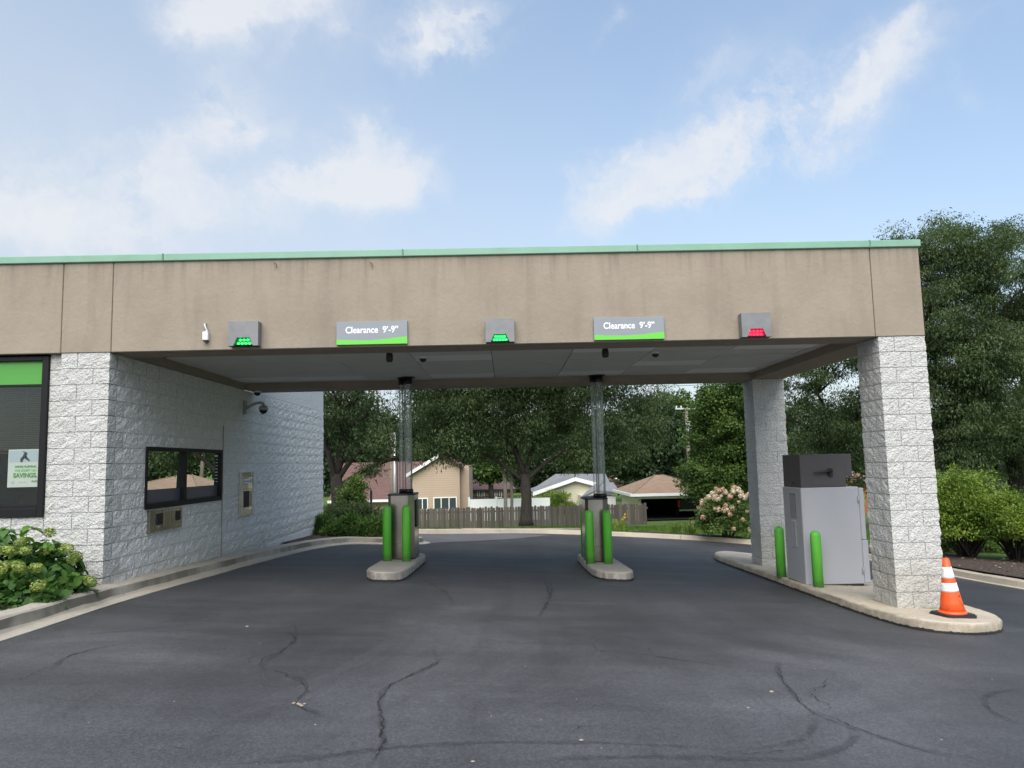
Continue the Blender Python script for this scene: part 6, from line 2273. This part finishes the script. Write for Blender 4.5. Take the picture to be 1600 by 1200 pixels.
# maroon roofed brick house
y = 68.0
h = empty('brick_house', (X(760), y, ZG), 'low brick house with a maroon roof left of the central trunk', 'house')
xa_, xb_ = X(728), X(802)
MB().box(xa_, y, ZG, xb_, y + 8, Z(764, 765)).build('wall', M['brick_far'], h)
slab([(xa_ - .5, y - .4, Z(764, 765) - .02), (xb_ + .3, y - .4, Z(764, 765) - .02), (xb_ - 1.5, y + 4, Z(739, 765, y + 4)), (xa_ - .5, y + 4, Z(739, 765, y + 4))], .2, 'roof', M['maroon_shingle'], h)
window(X(746), X(757), Z(776, 752), Z(764.5, 752), y, h, 2)
window(X(773), X(784), Z(778, 778), Z(764.5, 778), y, h, 2)
MB().box(X(733), y - 1.2, Z(778, 736), X(739), y - .2, Z(753, 736)).build('porch_screen', M['white_siding'], h)
m = MB()
zr_ = Z(776, 755, y - 3)
for i in range(26):
    xx = X(734, 780, y - 3) + i * .32
    m.box(xx, y - 3.02, zr_ - .9, xx + .06, y - 2.98, zr_)
m.box(X(734, 780, y - 3), y - 3.04, zr_ - .03, X(734, 780, y - 3) + 8.2, y - 2.96, zr_ + .04)
m.build('deck_railing', M['truck_black'], h, kind='stuff')

# white vinyl fence
y = 40.0
h = empty('white_fence', (X(770), y, ZG), 'bright white vinyl fence showing above the plank fence', 'fence')
x = X(733)
while x < X(832):
    MB().box(x + .06, y, ZG, x + 1.7, y + .04, Z(779.5, 770)).build('panel', M['white_vinyl'], h)
    MB().box(x - .06, y - .03, ZG, x + .055, y + .08, Z(779.5, 770) + .14, 0, .01).build('post', M['white_vinyl'], h)
    x += 1.76

# cream house with a low gable
y = 47.0
h = empty('cream_house', (X(890), y, ZG), 'cream sided house with a low white trimmed gable and grey roof', 'house')
xl, xp, xr = X(833), X(899), X(962)
zl, zp, zr2 = Z(769, 833), Z(748, 899), Z(762, 962)
MB().prism([(xl + .3, ZG), (xr - .2, ZG), (xr - .2, zr2 - .05), (xp, zp - .1), (xl + .3, zl - .02)], y, y + 9, axis='y').build('wall', M['cream_siding'], h)
slab([(xl, y - .4, zl - .05), (xp, y - .4, zp + .05), (xp, y + 9, zp + .05), (xl, y + 9, zl - .05)], .12, 'roof', M['grey_shingle'], h)
slab([(xr, y - .4, zr2 - .05), (xp + .005, y - .4, zp + .045), (xp + .005, y + 9, zp + .045), (xr, y + 9, zr2 - .05)], .12, 'roof', M['grey_shingle'], h)
for (a_, za_, b_, zb_) in ((xl - .02, zl, xp, zp + .1), (xp + .003, zp + .1, xr + .02, zr2)):
    MB().add([(a_, y - .45, za_ - .26), (a_, y - .45, za_ + .02), (b_, y - .45, zb_ + .02), (b_, y - .45, zb_ - .26), (a_, y - .41, za_ - .26), (a_, y - .41, za_ + .02), (b_, y - .41, zb_ + .02), (b_, y - .41, zb_ - .26)],
             [(0, 3, 2, 1), (4, 5, 6, 7), (0, 1, 5, 4), (1, 2, 6, 5), (2, 3, 7, 6), (3, 0, 4, 7)]).build('rake_board', M['white_trim'], h)
y2 = y + 5
slab([(X(832, 770, y2), y2, Z(764, 840, y2)), (X(958, 770, y2), y2, Z(764, 940, y2)), (X(946, 740, y2 + 5), y2 + 5, Z(739.5, 946, y2 + 5)), (X(868, 740, y2 + 5), y2 + 5, Z(740.5, 870, y2 + 5))], .15, 'main_roof', M['grey_shingle'], h)

# small grey roofed shed with white walls
y = 43.0
h = empty('white_shed', (X(925), y, ZG), 'small white shed with a grey roof left of the open garage', 'shed')
xl, xr = X(905), X(962)
ze = Z(776, 925)
MB().box(xl + .3, y, ZG, xr, y + 4, ze).build('wall', M['white_siding'], h)
slab([(xl, y - .3, ze - .05), (X(930), y - .3, Z(766, 930)), (X(958), y + 3, Z(753, 958, y + 3)), (X(940), y + 3, Z(755, 940, y + 3))], .12, 'roof', M['grey_shingle'], h)
slab([(X(930.2), y - .31, Z(766, 930) + .01), (xr + .3, y - .31, Z(769, 962)), (xr + .3, y + 3, Z(755, 962, y + 3)), (X(958.3), y + 3, Z(753, 958, y + 3) + .01)], .12, 'roof', M['grey_shingle'], h)

# dark red house far behind
y = 78.0
h = empty('red_house', (X(965), y, ZG), 'distant dark red gabled house with a white arched window', 'house')
xl, xp, xr = X(944), X(962), X(984)
MB().prism([(xl, ZG), (xr, ZG), (xr, Z(756, 984)), (xp, Z(749, 962)), (xl, Z(752, 944))], y, y + 6, axis='y').build('wall', M['barn_red_siding'], h)
slab([(xl - .5, y - .4, Z(752, 944)), (xp, y - .4, Z(748, 962)), (xp, y + 6, Z(748, 962)), (xl - .5, y + 6, Z(752, 944))], .2, 'roof', M['maroon_shingle'], h)
slab([(xr + .5, y - .4, Z(756, 984)), (xp + .01, y - .4, Z(748, 962)), (xp + .01, y + 6, Z(748, 962)), (xr + .5, y + 6, Z(756, 984))], .2, 'roof', M['maroon_shingle'], h)
m = MB()
r_ = .55
cx_, cz_ = X(962), Z(753.5, 962)
m.prism([(cx_ + r_ * math.cos(a), cz_ + r_ * math.sin(a)) for a in [i * math.pi / 8 for i in range(9)]], y - .08, y - .01, axis='y')
m.build('arched_window', M['white_trim'], h)

# open garage with hip roof
y = 34.4
Gx0, Gx1 = X(988, 775), X(1131, 770)
zE = (Z(772, 1000) + Z(768.5, 1120)) / 2
GD = 6.6
h = empty('open_garage', ((Gx0 + Gx1) / 2, y, ZG + .3), 'open garage with a tan hip roof and white gutter behind the lawn', 'garage')
ov = .45
x0, x1 = Gx0 + ov, Gx1 - ov
zf = land((Gx0 + Gx1) / 2, y) 
zo = Z(779.5, 1050)
xo0, xo1 = X(1000), X(1118)
MB().box(x0, y + ov, zf - .3, x0 + .12, y + ov + GD, zE - .02).box(x1 - .12, y + ov, zf - .3, x1, y + ov + GD, zE - .02).box(x0 + .12, y + ov + GD - .12, zf - .3, x1 - .12, y + ov + GD, zE - .02).build('wall', M['cream_siding'], h)
MB().box(x0 + .12, y + ov + .001, zf - .3, xo0, y + ov + .12, zE - .02).box(xo1, y + ov + .001, zf - .3, x1 - .12, y + ov + .12, zE - .02).box(xo0, y + ov, zo, xo1, y + ov + .12, zE - .02).build('front_wall', M['cream_siding'], h)
MB().box(xo0 - .1, y + ov - .02, zo, xo1 + .1, y + ov - .001, zo + .16).build('opening_trim', M['white_trim'], h)
MB().box(x0 + .121, y + ov + .13, zf + .05, x1 - .121, y + ov + GD - .121, zf + .08).build('floor', M['garage_dark'], h)
MB().box(x0 + .125, y + ov + GD - .15, zf + .08, x1 - .125, y + ov + GD - .122, zE - .06).build('back_lining', M['garage_dark'], h)
MB().box(x0 + .121, y + ov + .122, zf + .08, x0 + .15, y + ov + GD - .16, zE - .06).box(x1 - .15, y + ov + .122, zf + .08, x1 - .121, y + ov + GD - .16, zE - .06).build('side_lining', M['garage_dark'], h)
cx_, cy_ = X(1030, 742, y + ov + GD / 2), y + ov + GD / 2
zpk = Z(742, 1030, cy_)
cx_ = X(1029, 742, cy_)
ya_, yb_ = y, y + GD + 2 * ov
ptl, ptr = (cx_ - .25, cy_, zpk), (cx_ + .25, cy_, zpk)
slab([(Gx0, ya_, zE), (Gx1, ya_, zE), ptr, ptl], .08, 'roof_plane', M['tan_shingle'], h)
slab([(Gx1, ya_, zE), (Gx1, yb_, zE), ptr], .08, 'roof_plane', M['tan_shingle'], h)
slab([(Gx0, yb_, zE), (Gx0, ya_, zE), ptl], .08, 'roof_plane', M['tan_shingle'], h)
slab([(Gx1, yb_, zE), (Gx0, yb_, zE), ptl, ptr], .08, 'roof_plane', M['tan_shingle'], h)
MB().box(Gx0 + .02, ya_ + .05, zE - .1, Gx1 - .02, yb_ - .05, zE - .082).build('soffit', M['grey_trim'], h)
MB().box(Gx0 - .02, ya_ - .12, zE - .15, Gx1 + .02, ya_ - .005, zE + .01).build('gutter', M['white_trim'], h)
MB().box(Gx0 - .11, ya_ - .005, zE - .15, Gx0 - .005, yb_, zE + .01).build('gutter', M['white_trim'], h)
MB().box(Gx0 + .03, ya_ - .004, zE - .26, Gx1 - .03, ya_ + .04, zE - .11).build('fascia_board', M['grey_trim'], h)
MB().tube([ptl, (Gx0, ya_, zE + .01)], .045, 6).build('hip_cap', M['tan_shingle'], h)
MB().tube([ptr, (Gx1, ya_, zE + .01)], .045, 6).build('hip_cap', M['tan_shingle'], h)

# black pickup parked in the garage, tail towards us
yt_ = y + 1.2
tx0, tx1 = X(1059, 800, yt_), X(1059, 800, yt_) + 1.95
zt_ = zf + .10
tk = empty('pickup_truck', ((tx0 + tx1) / 2, yt_, zt_), 'black pickup truck parked tail out inside the open garage', 'truck')
m = MB()
m.box(tx0, yt_ + .02, zt_ + .42, tx1, yt_ + 1.9, zt_ + 1.08, 0, .06)
m.prism([(tx0 + .06, zt_ + .5), (tx1 - .06, zt_ + .5), (tx1 - .06, zt_ + 1.1), (tx1 - .28, zt_ + 1.72), (tx0 + .28, zt_ + 1.72), (tx0 + .06, zt_ + 1.1)], yt_ + 1.92, yt_ + 3.6, axis='y')
m.box(tx0 + .03, yt_ + 3.61, zt_ + .42, tx1 - .03, yt_ + 4.8, zt_ + 1.15, 0, .1)
m.build('body', M['truck_black'], tk)
MB().box(tx0 + .16, yt_ - .01, zt_ + .52, tx1 - .16, yt_ + .018, zt_ + 1.04, 0, .01).build('tailgate', M['truck_black'], tk)
for sx in (tx0 + .01, tx1 - .15):
    MB().box(sx, yt_ - .02, zt_ + .62, sx + .14, yt_ + .05, zt_ + 1.02, 0, .01).build('tail_light', M['tail_red'], tk)
MB().box(tx0 + .05, yt_ - .16, zt_ + .36, tx1 - .05, yt_ + .015, zt_ + .50, 0, .03).build('bumper', M['chrome'], tk)
MB().box((tx0 + tx1) / 2 - .14, yt_ - .03, zt_ + .86, (tx0 + tx1) / 2 + .14, yt_ - .011, zt_ + .92, 0, .004).build('handle', M['chrome'], tk)
MB().box(tx0 + .32, yt_ + 1.9, zt_ + 1.2, tx1 - .32, yt_ + 1.919, zt_ + 1.6).build('rear_window', M['house_glass'], tk)
for (sx, sy) in ((tx0 + .02, 1.0), (tx1 - .27, 1.0), (tx0 + .02, 4.0), (tx1 - .27, 4.0)):
    w = empty('wheel', (0, 0, 0)); w.parent = tk
    w.location = Vector((sx, yt_ + sy, zt_ + .38)) - tk.location
    MB().tube([(sx, yt_ + sy, zt_ + .38), (sx + .25, yt_ + sy, zt_ + .38)], .38, 20).build('tyre', M['rubber_black'], w)
    MB().tube([(sx - .005, yt_ + sy, zt_ + .38), (sx + .255, yt_ + sy, zt_ + .38)], .2, 14).build('rim', M['chrome'], w)

# tan roofed house and red board fence glimpsed behind the cash machine
y = 40.0
h = empty('tan_roofed_house', (X(1340), y, ZG), 'tan roofed house glimpsed between the cash machine and near column', 'house')
xl, xr = X(1308), X(1368)
ze = Z(754, 1338)
MB().box(xl, y, ZG, xr, y + 6, ze).build('wall', M['brick_far'], h)
slab([(xl - .4, y - .5, ze), (xr + .4, y - .5, ze), (xr - .5, y + 3.5, Z(730, 1340, y + 3.5)), (xl + .8, y + 3.5, Z(730, 1340, y + 3.5))], .15, 'roof', M['tan_shingle'], h)
y = 37.5
h = empty('red_board_fence', (X(1340), y, ZG), 'reddish board fence glimpsed past the cash machine top', 'fence')
x = X(1300)
k = 0
while x < X(1385):
    MB().box(x, y, ZG, x + .145, y + .02, Z(752.5, 1340)).build('board', M['cedar_board'], h)
    x += .15
    k += 1
MB().box(X(1300), y + .021, Z(755, 1340) - .06, X(1385), y + .06, Z(755, 1340) + .02).build('rail', M['cedar_board'], h)

# utility poles and wires
def pole(u, vt, y, r, label, mt, extra=None):
    p = at(u, 760, y)
    t = empty('utility_pole', (p.x, y, ZG), label, 'utility pole')
    zt_ = at(u, vt, y).z
    MB().tube([(p.x, y, ZG), (p.x, y, zt_)], [r, r * .85], 12).build('pole', M[mt], t)
    return t, p.x, zt_


t, px_, zt_ = pole(613, 676, 34, .16, 'wooden utility pole with a silver conduit behind the left pedestal', 'pole_wood')
MB().tube([(px_ + .17, 33.8, ZG), (px_ + .17, 33.8, at(618, 676, 34).z)], .075, 10).build('conduit', M['pole_metal'], t)
MB().tube([(px_ + .30, 33.9, ZG), (px_ + .30, 33.9, at(618, 715, 34).z)], .035, 8).build('cable', M['wire'], t)
MB().box(px_ + .08, 33.68, at(618, 719, 34).z, px_ + .27, 33.74, at(618, 712, 34).z).build('clamp', M['rust'], t)
t, px_, zt_ = pole(1078, 636, 56, .17, 'wooden utility pole with a pale transformer right of the garage', 'pole_wood')
z1_ = at(1078, 664, 56).z
MB().lathe((px_ + .05, 55.6, z1_ - .62), [(.20, 0), (.24, .06), (.24, .8), (.18, .92)], 14).build('transformer', M['transformer_grey'], t)
MB().box(px_ - 1.0, 55.75, z1_ + 1.35, px_ + .8, 55.87, z1_ + 1.47).build('crossarm', M['transformer_grey'], t)
for dx in (-.9, -.5, .6):
    MB().lathe((px_ + dx, 55.8, z1_ + 1.475), [(.05, 0), (.07, .06), (.05, .12), (.06, .18)], 8).build('insulator', M['white_trim'], t)
MB().tube([(px_ - .1, 55.8, z1_ - .7), (px_ - .9, 55.8, z1_ - 1.3)], .025, 6).tube([(px_ + .1, 55.8, z1_ - .7), (px_ + .7, 55.8, z1_ - .9)], .025, 6).build('brace', M['pole_metal'], t)


def wire(a, b, sag, label, r=.018):
    a, b = Vector(a), Vector(b)
    pts = [a.lerp(b, i / 14) - Vector((0, 0, sag * 4 * (i / 14) * (1 - i / 14))) for i in range(15)]
    MB().tube(pts, r, 5).build('overhead_wire', M['wire'], label=label, cat='wire', group='overhead wires')


wire((px_ - .9, 55.8, z1_ + 1.65), A(850, 690, 60), .8, 'upper overhead wire running left from the transformer pole')
wire((px_ - .1, 55.8, z1_ + .1), A(960, 668, 50), .3, 'lower overhead wire running left from the transformer pole')
wire(A(1000, 603, 50), A(1100, 601, 50), .05, 'overhead wire crossing the gap of sky under the canopy')
for (v0, v1, yy, lb) in ((517, 514, 30, 'highest overhead wire crossing the right hand trees'), (524, 520, 30.5, 'second overhead wire crossing the right hand trees'), (606, 612, 31, 'lowest overhead wire crossing the right hand trees')):
    wire(A(1380, v0, yy), A(1700, v1, yy), .3, lb, .014)
# small street light on an arm in the right trees
